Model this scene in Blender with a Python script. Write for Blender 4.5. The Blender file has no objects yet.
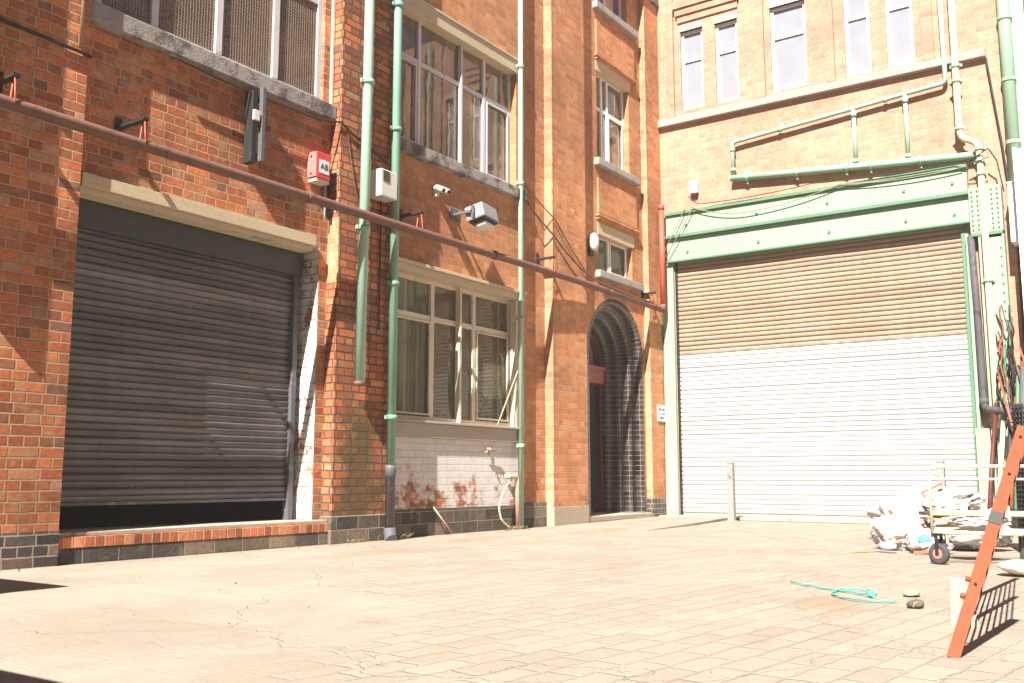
import bpy, bmesh, math, random
from mathutils import Vector, Matrix, noise
random.seed(7)
R = math.radians
scene = bpy.context.scene
COL = scene.collection

# ------------------------------------------------------------------ materials
class NT:
    def __init__(s, name):
        s.m = bpy.data.materials.new(name); s.m.use_nodes = True
        s.t = s.m.node_tree; s.n = s.t.nodes; s.l = s.t.links
        s.b = s.n['Principled BSDF']; s.out = s.n['Material Output']
    def new(s, typ, **kw):
        n = s.n.new(typ)
        for k, v in kw.items(): setattr(n, k, v)
        return n
    def put(s, sock, v):
        if hasattr(v, 'links') or isinstance(v, bpy.types.NodeSocket): s.l.new(v, sock)
        elif isinstance(v, (tuple, list)):
            if len(sock.default_value) == 4 and len(v) == 3: v = (*v, 1)
            sock.default_value = v
        else: sock.default_value = v
    def M(s, op, a, b=None, c=None, clamp=False):
        n = s.new('ShaderNodeMath', operation=op); n.use_clamp = clamp
        s.put(n.inputs[0], a)
        if b is not None: s.put(n.inputs[1], b)
        if c is not None: s.put(n.inputs[2], c)
        return n.outputs[0]
    def sm(s, v, a, b, lo=0., hi=1.):
        n = s.new('ShaderNodeMapRange', interpolation_type='SMOOTHSTEP')
        s.put(n.inputs[0], v); s.put(n.inputs[1], a); s.put(n.inputs[2], b)
        s.put(n.inputs[3], lo); s.put(n.inputs[4], hi); return n.outputs[0]
    def mix(s, f, a, b, mode='MIX'):
        n = s.new('ShaderNodeMix', data_type='RGBA', blend_type=mode)
        s.put(n.inputs[0], f); s.put(n.inputs[6], a); s.put(n.inputs[7], b); return n.outputs[2]
    def pos(s):
        if not hasattr(s, '_p'): s._p = s.new('ShaderNodeNewGeometry').outputs['Position']
        return s._p
    def xyz(s, v):
        n = s.new('ShaderNodeSeparateXYZ'); s.l.new(v, n.inputs[0]); return n.outputs
    def vec(s, x, y, z=0.):
        n = s.new('ShaderNodeCombineXYZ')
        s.put(n.inputs[0], x); s.put(n.inputs[1], y); s.put(n.inputs[2], z); return n.outputs[0]
    def scl(s, v, k):
        n = s.new('ShaderNodeVectorMath', operation='MULTIPLY'); s.l.new(v, n.inputs[0]); n.inputs[1].default_value = k
        return n.outputs[0]
    def noise(s, scale, v=None, det=4., rough=.55, dist=0.):
        n = s.new('ShaderNodeTexNoise'); s.l.new(v or s.pos(), n.inputs['Vector'])
        n.inputs['Scale'].default_value = scale; n.inputs['Detail'].default_value = det
        n.inputs['Roughness'].default_value = rough; n.inputs['Distortion'].default_value = dist
        return n.outputs[0]
    def white(s, x, y):
        n = s.new('ShaderNodeTexWhiteNoise', noise_dimensions='2D'); s.l.new(s.vec(x, y), n.inputs['Vector']); return n.outputs[0]
    def ramp(s, f, stops, interp='LINEAR'):
        n = s.new('ShaderNodeValToRGB'); n.color_ramp.interpolation = interp; e = n.color_ramp.elements
        while len(e) < len(stops): e.new(.5)
        for k, (p, c) in enumerate(stops): e[k].position = p; e[k].color = (*c, 1)
        s.l.new(f, n.inputs[0]); return n.outputs[0]
    def bump(s, h, dist=.01, st=1.):
        n = s.new('ShaderNodeBump'); s.put(n.inputs['Height'], h); n.inputs['Distance'].default_value = dist
        n.inputs['Strength'].default_value = st; s.l.new(n.outputs[0], s.b.inputs['Normal']); return n
    def fin(s, col, rough=.8, metal=0., spec=.5):
        s.put(s.b.inputs['Base Color'], col); s.put(s.b.inputs['Roughness'], rough)
        s.put(s.b.inputs['Metallic'], metal); s.b.inputs['Specular IOR Level'].default_value = spec
        return s.m

def brick_mat(name, stops, mortar, L=.235, hc=.0795, mw=.012, english=True, uv=False, rough=.85,
              soot=(.75, 1.15), bumpd=.012, extra=None, spec=.3, mortar_var=.35, inb=(.72, 1.2), smear=0., vary=.19):
    s = NT(name)
    P = s.pos()
    if uv:
        src = s.new('ShaderNodeTexCoord').outputs['UV']; X = s.xyz(src); u, v = X[0], X[1]
    else:
        X = s.xyz(P); u = s.M('ADD', X[0], X[1]); v = X[2]
    wob = s.M('MULTIPLY_ADD', s.noise(1.2, det=2), .02, -.01)
    jag = s.M('MULTIPLY_ADD', s.noise(22, det=2), .012, -.006)
    jag2 = s.M('MULTIPLY_ADD', s.noise(17, s.scl(P, (1.1, 1.3, .9)), det=2), .014, -.007)
    if not uv: v = s.M('ADD', v, wob)
    v = s.M('ADD', v, jag); u = s.M('ADD', u, jag2)
    vr = s.M('DIVIDE', v, hc); row = s.M('FLOOR', vr); fr = s.M('MULTIPLY', s.M('FRACT', vr), hc)
    if english:
        par = s.M('FLOORED_MODULO', row, 2.); w = s.M('MULTIPLY_ADD', par, -.5 * L, L)
        sh = s.M('MULTIPLY_ADD', par, .25, s.M('MULTIPLY', s.white(row, 3.3), .12))
    else:
        par = s.M('FLOORED_MODULO', row, 2.); w = L; sh = s.M('MULTIPLY', par, .0 if uv else .5)
    ur = s.M('ADD', s.M('DIVIDE', u, w), sh); col = s.M('FLOOR', ur); fu = s.M('MULTIPLY', s.M('FRACT', ur), w)
    du = s.M('MINIMUM', fu, s.M('SUBTRACT', w, fu)); dv = s.M('MINIMUM', fr, s.M('SUBTRACT', hc, fr))
    d = s.M('MINIMUM', du, dv)
    mask = s.sm(d, mw * .32, mw * .72)
    rnd = s.white(s.M('ADD', col, .5), s.M('ADD', row, .5)); rnd2 = s.white(s.M('ADD', col, 7.7), s.M('ADD', row, 9.2))
    bc = s.ramp(rnd, stops)
    n1 = s.noise(28, det=5, rough=.7)
    bc = s.mix(1., bc, s.vec(*[s.sm(n1, .25, .75, *inb)] * 3), 'MULTIPLY')
    bc = s.mix(1., bc, s.vec(*[s.sm(rnd2, 0., 1., 1 - vary, 1 + vary)] * 3), 'MULTIPLY')
    mc = s.mix(s.noise(9, det=3), [c * (1 - mortar_var) for c in mortar], [min(1, c * (1 + mortar_var)) for c in mortar])
    if smear:   # pointing smeared over the brick faces in patches
        bc = s.mix(s.M('MULTIPLY', s.sm(s.noise(5, det=6, rough=.7), .5, .72), smear), bc, mc)
    c = s.mix(mask, mc, bc)
    big = s.noise(.9, det=5, rough=.6)
    c = s.mix(1., c, s.vec(*[s.sm(big, .3, .7, *soot)] * 3), 'MULTIPLY')
    run = s.noise(3.5, s.scl(P, (1, 1, .12)), 5, .65)
    c = s.mix(1., c, s.vec(*[s.sm(run, .3, .62, soot[0] * .5 + .5, 1.04)] * 3), 'MULTIPLY')
    if extra: c = extra(s, c, mask)
    h = s.M('ADD', s.M('MULTIPLY', mask, s.sm(rnd2, 0, 1, .75, 1.)), s.M('MULTIPLY', n1, .35))
    s.bump(h, bumpd, 1.)
    return s.fin(c, rough, 0, spec)

OLD = [(0, (.19, .085, .055)), (.05, (.28, .105, .055)), (.15, (.36, .11, .05)), (.5, (.44, .13, .05)), (.75, (.52, .165, .06)), (.9, (.46, .19, .09)), (1., (.38, .20, .12))]
ORANGE = [(0, (.42, .18, .085)), (.2, (.50, .20, .085)), (.6, (.55, .225, .095)), (.85, (.57, .255, .115)), (1., (.52, .26, .135))]
PEACH = [(0, (.40, .205, .135)), (.3, (.44, .23, .155)), (.7, (.47, .25, .17)), (1., (.46, .26, .185))]
BLUE = [(0, (.035, .035, .042)), (.5, (.07, .065, .07)), (.8, (.12, .10, .095)), (1., (.19, .12, .09))]

def patchy_white(s, c, mask):
    n = s.noise(3.2, det=7, rough=.68); z = s.xyz(s.pos())[2]; x = s.xyz(s.pos())[0]
    t = s.M('ADD', n, s.sm(z, .25, 1.0, -.10, .16)); t = s.M('ADD', t, s.sm(x, 7.9, 9.1, -.06, .05))
    w = s.sm(t, .40, .50)
    w = s.M('MULTIPLY', w, s.sm(mask, 0, 1, .90, 1.))
    wc = s.mix(s.noise(6, det=6, rough=.7), (.46, .435, .44), (.72, .69, .66))
    return s.mix(w, c, wc)
def white_jamb(s, c, mask):
    n = s.noise(5, det=7, rough=.7)
    w = s.sm(s.M('ADD', n, s.sm(mask, 0, 1, -.1, 0)), .38, .46)
    z = s.xyz(s.pos())[2]
    wc = s.mix(s.noise(14, det=5), (.50, .48, .46), (.80, .77, .72))
    return s.mix(w, c, wc)
def moss(s, c, mask):
    X = s.xyz(s.pos()); x, z = X[0], X[2]
    n = s.M('MULTIPLY_ADD', s.noise(5, det=7, rough=.75), 3.0, -1.5)
    dx = s.M('DIVIDE', s.M('ABSOLUTE', s.M('SUBTRACT', x, 7.42)), .42)
    f = s.M('SUBTRACT', 1.15, dx); f = s.M('ADD', f, n)
    f = s.sm(f, .1, .95); f = s.M('MULTIPLY', f, s.sm(z, 1.65, 1.15))
    mc = s.mix(s.noise(9, det=4), (.045, .032, .02), (.13, .105, .03))
    c = s.mix(s.M('MULTIPLY', f, .86), c, mc)
    # white paint splashes towards the window
    p = s.sm(s.noise(7, det=6, rough=.7), .60, .66); p = s.M('MULTIPLY', p, s.sm(x, 7.55, 7.7)); p = s.M('MULTIPLY', p, s.sm(z, 1.3, 1.6))
    return s.mix(s.M('MULTIPLY', p, .7), c, (.62, .50, .45))
def basedirt(s, c, mask):
    z = s.xyz(s.pos())[2]; n = s.noise(3, det=6, rough=.7)
    f = s.M('MULTIPLY', s.sm(z, .75, .1), s.sm(n, .4, .62))
    return s.mix(s.M('MULTIPLY', f, .55), c, (.10, .075, .055))

M_OLD = brick_mat('old_red_brick', OLD, (.46, .30, .17), extra=basedirt, smear=.75)
M_PIL = brick_mat('mossy_red_brick', OLD, (.13, .085, .06), extra=moss, smear=.12, mw=.0135, bumpd=.02)
M_ORG = brick_mat('orange_brick', ORANGE, (.46, .28, .155), mw=.009, extra=basedirt, smear=.7, bumpd=.006, mortar_var=.2, inb=(.8,1.15), vary=.09)
M_PEACH = brick_mat('peach_brick', PEACH, (.48, .30, .205), mw=.008, smear=.7, vary=.05, bumpd=.005, mortar_var=.15, inb=(.85, 1.1), soot=(.88, 1.08))
M_SUNQ = brick_mat('sunlit_bullnose_brick', [(0, (.42, .20, .10)), (.4, (.48, .26, .14)), (1., (.52, .31, .18))], (.46, .32, .2), mw=.009, smear=.7, vary=.1, bumpd=.006)  # paler brick for the pier returns, sunlit brightness put into its colour
M_BLUE = brick_mat('blue_engineering_brick', BLUE, (.32, .26, .19), rough=.5, bumpd=.01, smear=.2)
M_PLINTH = brick_mat('worn_blue_plinth_brick', [(0, (.05, .045, .045)), (.6, (.12, .10, .085)), (1., (.26, .19, .14))], (.30, .25, .18), hc=.135, L=.31, english=False, bumpd=.02, smear=.5)
M_WPAINT = brick_mat('flaking_white_painted_brick', OLD, (.38, .28, .2), extra=patchy_white, bumpd=.006)
M_WJAMB = brick_mat('white_painted_jamb_brick', OLD, (.3, .25, .2), extra=white_jamb, bumpd=.014)
M_SOLD = brick_mat('brick_on_edge_sill', [(0, (.35, .10, .05)), (.5, (.52, .16, .07)), (1., (.62, .24, .11))], (.50, .38, .26), L=.085, hc=.30, english=False, bumpd=.012)
M_GLAZE = brick_mat('dark_glazed_brick', [(0, (.022, .018, .018)), (.6, (.04, .033, .033)), (1., (.075, .055, .05))], (.22, .20, .175), L=.125, hc=.0795, mw=.0085, english=False, uv=True, rough=.28, spec=.6, bumpd=.004, soot=(.85, 1.1), inb=(.85, 1.1))

def painted(name, col, worn=(.25, .12, .06), wear=.62, rough=.5, var=.18, metal=0, scale=6, spec=.4, stretch=(1, 1, 1), bd=.002, soft=.12):
    s = NT(name); v = s.scl(s.pos(), stretch)
    n = s.noise(scale, v, 6, .65); n2 = s.noise(scale * .35, v, 5, .6)
    c = s.mix(n2, [k * (1 - var) for k in col], [min(1, k * (1 + var)) for k in col])
    f = s.sm(n, wear, wear + soft); c = s.mix(f, c, worn)
    c = s.mix(s.sm(s.noise(35, det=4, rough=.7), .3, .75, 0, .28), c, [k * .6 for k in col])
    s.bump(s.M('ADD', s.M('MULTIPLY', f, -1.), s.noise(60, det=2)), bd, .7)
    return s.fin(c, rough, metal, spec)
M_GREEN = painted('pale_green_pipe_paint', (.28, .45, .33), worn=(.30, .22, .14), wear=.64, scale=9, var=.22)
M_DGREEN = painted('mid_green_pipe_paint', (.17, .33, .235), wear=.62, scale=9, var=.25)
M_MINT = painted('mint_green_steel_paint', (.255, .38, .265), worn=(.35, .2, .1), wear=.68, scale=3)
M_MINTD = painted('dull_green_steel_paint', (.11, .22, .13), worn=(.2, .12, .06), wear=.62, scale=4)
M_CREAMP = painted('cream_pipe_paint', (.66, .60, .34), worn=(.40, .50, .30), wear=.56, scale=3)
M_RUST = painted('rusty_red_pipe', (.165, .08, .055), worn=(.085, .05, .038), wear=.48, soft=.25, rough=.75, var=.35, scale=9, bd=.004)
M_RED = painted('red_and_sunlit_paint', (.45, .09, .05), worn=(.3, .1, .05), wear=.62)
M_ORPAINT = painted('orange_steel_paint', (.225, .065, .030), worn=(.15, .05, .03), wear=.62, scale=14, spec=.12, rough=.7)
M_STONE = painted('grey_weathered_stone', (.30, .27, .245), worn=(.075, .065, .06), wear=.43, soft=.22, rough=.9, var=.4, scale=5, bd=.006)
M_STONE2 = painted('light_grey_stone', (.34, .31, .285), worn=(.17, .15, .135), wear=.55, rough=.9, var=.25, scale=5, bd=.005, soft=.2)
M_BAND = painted('pale_stone_band', (.38, .315, .27), worn=(.28, .22, .18), wear=.58, rough=.9, var=.15, scale=7, bd=.004)
M_STEP = painted('worn_step_stone', (.37, .31, .235), worn=(.25, .19, .13), wear=.6, rough=.9, scale=5, bd=.006)
M_CONC = painted('sill_concrete', (.38, .33, .265), worn=(.22, .17, .13), wear=.62, rough=.9, scale=6, bd=.005)
M_TIMBER = painted('cream_painted_timber', (.52, .42, .28), worn=(.30, .22, .13), wear=.60, rough=.7, scale=5, stretch=(.5, .5, 5))
M_FRAME = painted('dirty_white_window_paint', (.60, .565, .57), worn=(.38, .31, .22), wear=.58, rough=.55, scale=8)
M_FRAME2 = painted('cream_window_paint', (.62, .54, .42), worn=(.42, .33, .22), wear=.56, rough=.6, scale=8)
M_WHITE = painted('white_window_paint', (.80, .77, .72), worn=(.55, .45, .34), wear=.66, rough=.5, scale=8)
M_BLACK = painted('black_iron', (.02, .018, .018), worn=(.09, .05, .035), wear=.6, rough=.6)
M_GREYPIPE = painted('grey_cast_iron', (.10, .10, .11), worn=(.25, .24, .23), wear=.55, rough=.55)
M_PLAST = painted('white_plastic', (.62, .60, .54), worn=(.5, .47, .42), wear=.66, rough=.4)
M_REDBOX = painted('red_plastic', (.62, .05, .045), worn=(.5, .12, .1), wear=.7, rough=.4)
M_REDFADE = painted('faded_pink_plastic', (.66, .20, .17), worn=(.6, .3, .26), wear=.6, rough=.4)
M_TRANS = painted('dusty_red_paint', (.34, .11, .095), worn=(.2, .08, .07), wear=.55)
M_MAROON = painted('dark_red_door_paint', (.10, .018, .018), worn=(.1, .04, .03), wear=.6, rough=.55)
M_MESH = painted('galvanised_mesh', (.30, .215, .14), worn=(.2, .13, .08), wear=.6, rough=.6, metal=.3)
M_CLAD = painted('white_cladding', (.80, .79, .78), worn=(.55, .52, .5), wear=.68, rough=.5, scale=2)
M_RUSTW = painted('red_brown_cladding', (.38, .13, .07), worn=(.2, .1, .06), wear=.6, rough=.7)
M_RUBBER = painted('black_rubber', (.06, .055, .055), wear=.7, rough=.8)
M_POST = painted('grey_bollard_concrete', (.26, .25, .24), worn=(.16, .15, .14), wear=.6, rough=.85)
M_ROPE = painted('turquoise_rope', (.11, .42, .33), worn=(.3, .6, .5), wear=.7, rough=.6)
M_WOOD = painted('pale_timber', (.42, .32, .21), worn=(.38, .27, .16), wear=.58, rough=.8, stretch=(.4, 4, 4))
M_GRIT = painted('yard_grit', (.26, .20, .14), worn=(.12, .09, .07), wear=.5, rough=.9)
M_SKIN = painted('pale_block_concrete', (.42, .34, .26), worn=(.32, .25, .19), wear=.62, rough=.9)
M_BAG = painted('white_plastic_sheet', (.52, .49, .46), worn=(.32, .28, .27), wear=.62, rough=.35, scale=5)
M_BAG2 = painted('cream_sack', (.72, .66, .55), worn=(.5, .42, .32), wear=.6, rough=.6, scale=5)
M_CARD = painted('orange_cardboard', (.60, .27, .10), worn=(.4, .2, .1), wear=.6, rough=.8)
M_TEAL = painted('teal_plastic', (.10, .45, .33), wear=.75, rough=.4)
M_BLUEP = painted('blue_grey_plastic', (.30, .32, .50), wear=.75, rough=.4)
M_BIN = painted('dark_green_bin', (.03, .07, .04), wear=.75, rough=.5)
M_INT = painted('dim_interior_plaster', (.16, .13, .10), worn=(.1, .08, .06), wear=.6, rough=.9)
M_CURT = painted('tan_curtain', (.55, .38, .22), worn=(.3, .2, .12), wear=.6, rough=.9, stretch=(6, 6, .3), scale=3)
M_BLIND = painted('cream_blind_slats', (.72, .60, .42), worn=(.4, .32, .2), wear=.7, rough=.7)
M_DUST = painted('dusty_green_board', (.34, .35, .27), worn=(.27, .27, .2), wear=.6, rough=.8)
M_BLUEROLL = painted('lilac_grey_iron', (.075, .072, .08), worn=(.035, .03, .03), wear=.52, rough=.7)

def glass(name, tint=(.9, .93, .9), dirt_refl=.50, dcol=(.46, .34, .23), ior=1.9, wav=.00012, dn=(.5, 1.5)):  # dirt film also paints the lit building's tan reflection into the panes
    s = NT(name); s.n.remove(s.b)
    tr = s.new('ShaderNodeBsdfTransparent'); tr.inputs[0].default_value = (*tint, 1)
    gl = s.new('ShaderNodeBsdfGlossy'); gl.inputs['Roughness'].default_value = .02
    di = s.new('ShaderNodeBsdfDiffuse')
    s.put(di.inputs[0], s.mix(s.noise(4, det=5), [k * .8 for k in dcol], dcol))
    bp = s.new('ShaderNodeBump'); s.put(bp.inputs['Height'], s.noise(2.2, det=2)); bp.inputs['Distance'].default_value = wav * 6
    s.l.new(bp.outputs[0], gl.inputs['Normal'])
    fr = s.new('ShaderNodeFresnel'); fr.inputs[0].default_value = ior
    a = s.new('ShaderNodeMixShader'); s.put(a.inputs[0], s.sm(s.noise(3, det=6, rough=.7), .3, .75, dirt_refl * dn[0], dirt_refl * dn[1]))
    s.l.new(tr.outputs[0], a.inputs[1]); s.l.new(di.outputs[0], a.inputs[2])
    b = s.new('ShaderNodeMixShader'); s.l.new(fr.outputs[0], b.inputs[0])
    s.l.new(a.outputs[0], b.inputs[1]); s.l.new(gl.outputs[0], b.inputs[2])
    s.l.new(b.outputs[0], s.out.inputs[0]); return s.m
M_GLASS = glass('old_window_glass')
M_GLASSD = glass('dusty_window_glass', dirt_refl=.42, dcol=(.33, .28, .19), ior=1.45, wav=.00008, dn=(.8, 1.2))
M_GLASSF = glass('frosted_window_glass', dirt_refl=.80, dcol=(.36, .37, .41), ior=1.6, wav=.0001, dn=(.95, 1.05))

def shutter_mat(name, fn, rough, metal, pitch):
    s = NT(name); X = s.xyz(s.pos()); s.X = X
    row = s.M('FLOOR', s.M('DIVIDE', X[2], pitch))
    streak = s.noise(2.2, s.scl(s.pos(), (3.5, 3.5, .35)), 6, .65)
    c = fn(s, X, row, streak)
    s.bump(s.noise(6, det=3), .006, .5)
    return s.fin(c, rough, metal, .4)
def dark_sh(s, X, row, st):
    rn = s.sm(s.white(row, 2.), 0, 1, .72, 1.35)
    n = s.sm(s.noise(1.4, s.scl(s.pos(), (.6, .6, 6)), 3), .3, .7, .7, 1.35)
    c = s.mix(st, (.055, .054, .055), (.115, .112, .112))
    k = s.M('MULTIPLY', rn, n); c = s.mix(1., c, s.vec(k, k, k), 'MULTIPLY')
    return s.mix(s.sm(s.noise(9, det=6, rough=.7), .64, .72, 0, .5), c, (.28, .22, .18))
def gate_sh(s, X, row, st):
    top = s.M('ADD', 2.64, s.M('MULTIPLY', s.noise(.5, det=1), .02))
    t = s.sm(s.M('ADD', X[2], s.M('MULTIPLY_ADD', s.noise(6, det=5), .10, -.05)), 2.60, 2.66)
    br = s.mix(st, (.25, .175, .12), (.40, .30, .22))
    br = s.mix(s.sm(s.noise(1.1, s.scl(s.pos(), (1, .8, 2.5)), 6, .7), .45, .65, 0, .55), br, (.31, .19, .125))
    rn = s.sm(s.white(row, 5.), 0, 1, .9, 1.08)
    wh = s.mix(st, (.46, .44, .425), (.58, .56, .545))
    wh = s.mix(s.sm(s.noise(3, s.scl(s.pos(), (1, .7, 3)), 6, .7), .58, .72, 0, .6), wh, (.60, .50, .40))
    wh = s.mix(s.M('MULTIPLY', s.sm(X[2], .4, .05), .3), wh, (.5, .42, .34))
    c = s.mix(t, wh, br); return s.mix(1., c, s.vec(rn, rn, rn), 'MULTIPLY')
M_SHUT = shutter_mat('dark_grey_shutter_steel', dark_sh, .45, .25, .060)
M_GATE = shutter_mat('two_tone_shutter_paint', gate_sh, .5, 0, .072)
def flat(name, col, rough=.6): s = NT(name); return s.fin(col, rough)
M_HOOD = painted('dark_green_grey_hood', (.045, .05, .047), worn=(.07, .06, .05), wear=.6, rough=.5, scale=3)
M_INK = flat('blue_black_ink', (.05, .07, .16)); M_INKT = flat('teal_ink', (.16, .42, .48)); M_INKB = flat('brown_ink', (.22, .10, .06))
M_SIGN = flat('pale_sign_board', (.62, .74, .76)); M_LABEL = flat('white_label', (.75, .75, .75))
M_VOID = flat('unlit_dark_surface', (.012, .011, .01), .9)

def ground_mat():
    s = NT('pale_yard_paving'); X = s.xyz(s.pos()); x, y = X[0], X[1]
    jag = s.M('MULTIPLY_ADD', s.noise(9, det=3), .05, -.025)
    # setts, long side across x, laid in courses running away along x
    v = s.M('ADD', s.M('MULTIPLY_ADD', x, .10, y), jag); u = s.M('ADD', s.M('MULTIPLY_ADD', y, -.10, x), jag)
    vr = s.M('DIVIDE', v, .135); row = s.M('FLOOR', vr); fr = s.M('MULTIPLY', s.M('FRACT', vr), .135)
    ur = s.M('ADD', s.M('DIVIDE', u, .27), s.M('MULTIPLY', s.white(row, 1.), 1.)); col = s.M('FLOOR', ur); fu = s.M('MULTIPLY', s.M('FRACT', ur), .27)
    d = s.M('MINIMUM', s.M('MINIMUM', fr, s.M('SUBTRACT', .135, fr)), s.M('MINIMUM', fu, s.M('SUBTRACT', .27, fu)))
    joint = s.sm(d, .003, .014)
    rnd = s.white(s.M('ADD', col, .5), s.M('ADD', row, .5))
    base = s.mix(s.sm(s.noise(.9, det=8, rough=.72), .32, .68), (.232, .20, .160), (.307, .268, .218))
    sett = s.mix(s.sm(rnd, 0, 1), (.24, .206, .165), (.298, .26, .21))
    # setts show where the cement skim is worn away
    skim = s.noise(.38, det=5, rough=.6)
    right = s.sm(s.M('SUBTRACT', x, s.M('MULTIPLY', y, 1.05)), -2.2, 1.5, -.22, .16)
    k = s.sm(s.M('ADD', skim, right), .44, .56)
    k = s.M('MAXIMUM', k, .22)
    c = s.mix(s.M('MULTIPLY', k, .6), base, sett)
    jm = s.M('MULTIPLY', s.M('SUBTRACT', 1., joint), s.M('MULTIPLY', k, s.sm(s.noise(1.7, det=4), .40, .70, .03, .27)))
    c = s.mix(jm, c, (.155, .11, .075))
    # fine grit, brown stains, cracks
    c = s.mix(s.sm(s.noise(70, det=4, rough=.7), .54, .70, 0, .5), c, (.19, .155, .12))
    c = s.mix(s.sm(s.noise(48, det=3), .66, .74, 0, .6), c, (.42, .38, .31))
    c = s.mix(s.sm(s.noise(2.1, det=8, rough=.72), .56, .72, 0, .40), c, (.20, .145, .095))
    st = s.noise(.8, s.scl(s.pos(), (.5, 1.6, 1)), 7, .7)
    c = s.mix(s.sm(st, .60, .72, 0, .6), c, (.24, .165, .10))
    wv = s.new('ShaderNodeTexVoronoi', feature='DISTANCE_TO_EDGE'); wv.inputs['Scale'].default_value = .33
    wn = s.new('ShaderNodeVectorMath', operation='ADD'); s.l.new(s.pos(), wn.inputs[0])
    nn = s.new('ShaderNodeTexNoise'); nn.inputs['Scale'].default_value = 1.4; nn.inputs['Detail'].default_value = 6; s.l.new(s.pos(), nn.inputs['Vector'])
    s.l.new(nn.outputs['Color'], wn.inputs[1]); s.l.new(wn.outputs[0], wv.inputs['Vector'])
    for (px_, py_, ax_, ay_) in ((6.6, 5.9, 1.3, .35), (8.6, 6.3, .9, .25), (10.6, 6.0, 1.1, .3), (5.3, 1.6, .5, .25), (6.6, 3.6, .6, .2), (13.1, 6.5, .9, .2)):
        ex = s.M('POWER', s.M('ABSOLUTE', s.M('DIVIDE', s.M('SUBTRACT', x, px_), ax_)), 2.); ey = s.M('POWER', s.M('ABSOLUTE', s.M('DIVIDE', s.M('SUBTRACT', y, py_), ay_)), 2.)
        rr_ = s.M('SUBTRACT', 1.25, s.M('ADD', ex, ey)); rr_ = s.M('ADD', rr_, s.M('MULTIPLY_ADD', s.noise(2.6, det=7, rough=.75), 3.4, -1.9))
        c = s.mix(s.sm(rr_, .1, 1.0, 0, .5), c, (.24, .165, .10))
    cr = s.sm(wv.outputs['Distance'], .0005, .0032)
    c = s.mix(s.M('MULTIPLY', s.M('SUBTRACT', 1., cr), s.sm(s.noise(.7, det=3), .5, .66, .0, .14)), c, (.17, .125, .085))
    # damp dirt along the foot of the wall
    wd = s.M('MULTIPLY', s.sm(y, 6.55, 6.98), s.sm(s.noise(3, det=6, rough=.7), .42, .6))
    c = s.mix(s.M('MULTIPLY', wd, .6), c, (.25, .18, .12))
    h = s.M('ADD', s.M('MULTIPLY', joint, s.M('MULTIPLY', k, .6)), s.M('ADD', s.M('MULTIPLY', s.noise(30, det=5, rough=.7), .5), s.M('MULTIPLY', cr, .5)))
    s.bump(h, .010, .9)
    return s.fin(c, .9, 0, .25)
M_GROUND = ground_mat()

# ------------------------------------------------------------------ mesh helpers
class B:
    def __init__(s): s.b = bmesh.new(); s.uv = None
    def box(s, x0, x1, y0, y1, z0, z1, bev=0.):
        x0, x1 = sorted((x0, x1)); y0, y1 = sorted((y0, y1)); z0, z1 = sorted((z0, z1))
        v = [s.b.verts.new(p) for p in ((x0, y0, z0), (x1, y0, z0), (x1, y1, z0), (x0, y1, z0), (x0, y0, z1), (x1, y0, z1), (x1, y1, z1), (x0, y1, z1))]
        f = [s.b.faces.new([v[i] for i in q]) for q in ((3, 2, 1, 0), (4, 5, 6, 7), (0, 1, 5, 4), (1, 2, 6, 5), (2, 3, 7, 6), (3, 0, 4, 7))]
        if bev:
            es = list({e for q in f for e in q.edges})
            bmesh.ops.bevel(s.b, geom=es, offset=bev, segments=2, affect='EDGES', profile=.6)
        return s
    def quad(s, *pts): s.b.faces.new([s.b.verts.new(p) for p in pts]); return s
    def tube(s, pts, r, seg=12, caps=True):
        pts = [Vector(p) for p in pts]; rings = []; n = len(pts)
        rr = r if isinstance(r, (list, tuple)) else [r] * n
        up = None
        for i, p in enumerate(pts):
            t = (pts[min(i + 1, n - 1)] - pts[max(i - 1, 0)]).normalized()
            if up is None:
                a = Vector((0, 0, 1)) if abs(t.z) < .9 else Vector((1, 0, 0)); up = (a - t * a.dot(t)).normalized()
            else: up = (up - t * up.dot(t)).normalized()
            w = t.cross(up)
            rings.append([s.b.verts.new(p + (up * math.cos(2 * math.pi * k / seg) + w * math.sin(2 * math.pi * k / seg)) * rr[i]) for k in range(seg)])
        for a, b in zip(rings, rings[1:]):
            for k in range(seg):
                f = s.b.faces.new((a[k], a[(k + 1) % seg], b[(k + 1) % seg], b[k])); f.smooth = True
        if caps: s.b.faces.new(rings[0][::-1]); s.b.faces.new(rings[-1])
        return s
    def slab(s, P, U, V, N):   # box from corner P with edge vectors
        P, U, V, N = map(Vector, (P, U, V, N))
        v = [s.b.verts.new(P + a) for a in (Vector(), U, U + V, V, N, U + N, U + V + N, V + N)]
        for q in ((3, 2, 1, 0), (4, 5, 6, 7), (0, 1, 5, 4), (1, 2, 6, 5), (2, 3, 7, 6), (3, 0, 4, 7)): s.b.faces.new([v[i] for i in q])
        return s

def bend(pts, r=.06, k=5):
    pts = [Vector(p) for p in pts]; out = [pts[0]]
    for a, b, c in zip(pts, pts[1:], pts[2:]):
        d1 = (a - b); d2 = (c - b); rr = min(r, d1.length * .45, d2.length * .45)
        p, q = b + d1.normalized() * rr, b + d2.normalized() * rr
        for i in range(k + 1):
            t = i / k; out.append(p * (1 - t) ** 2 + b * 2 * t * (1 - t) + q * t * t)
    return out + [pts[-1]]

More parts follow.
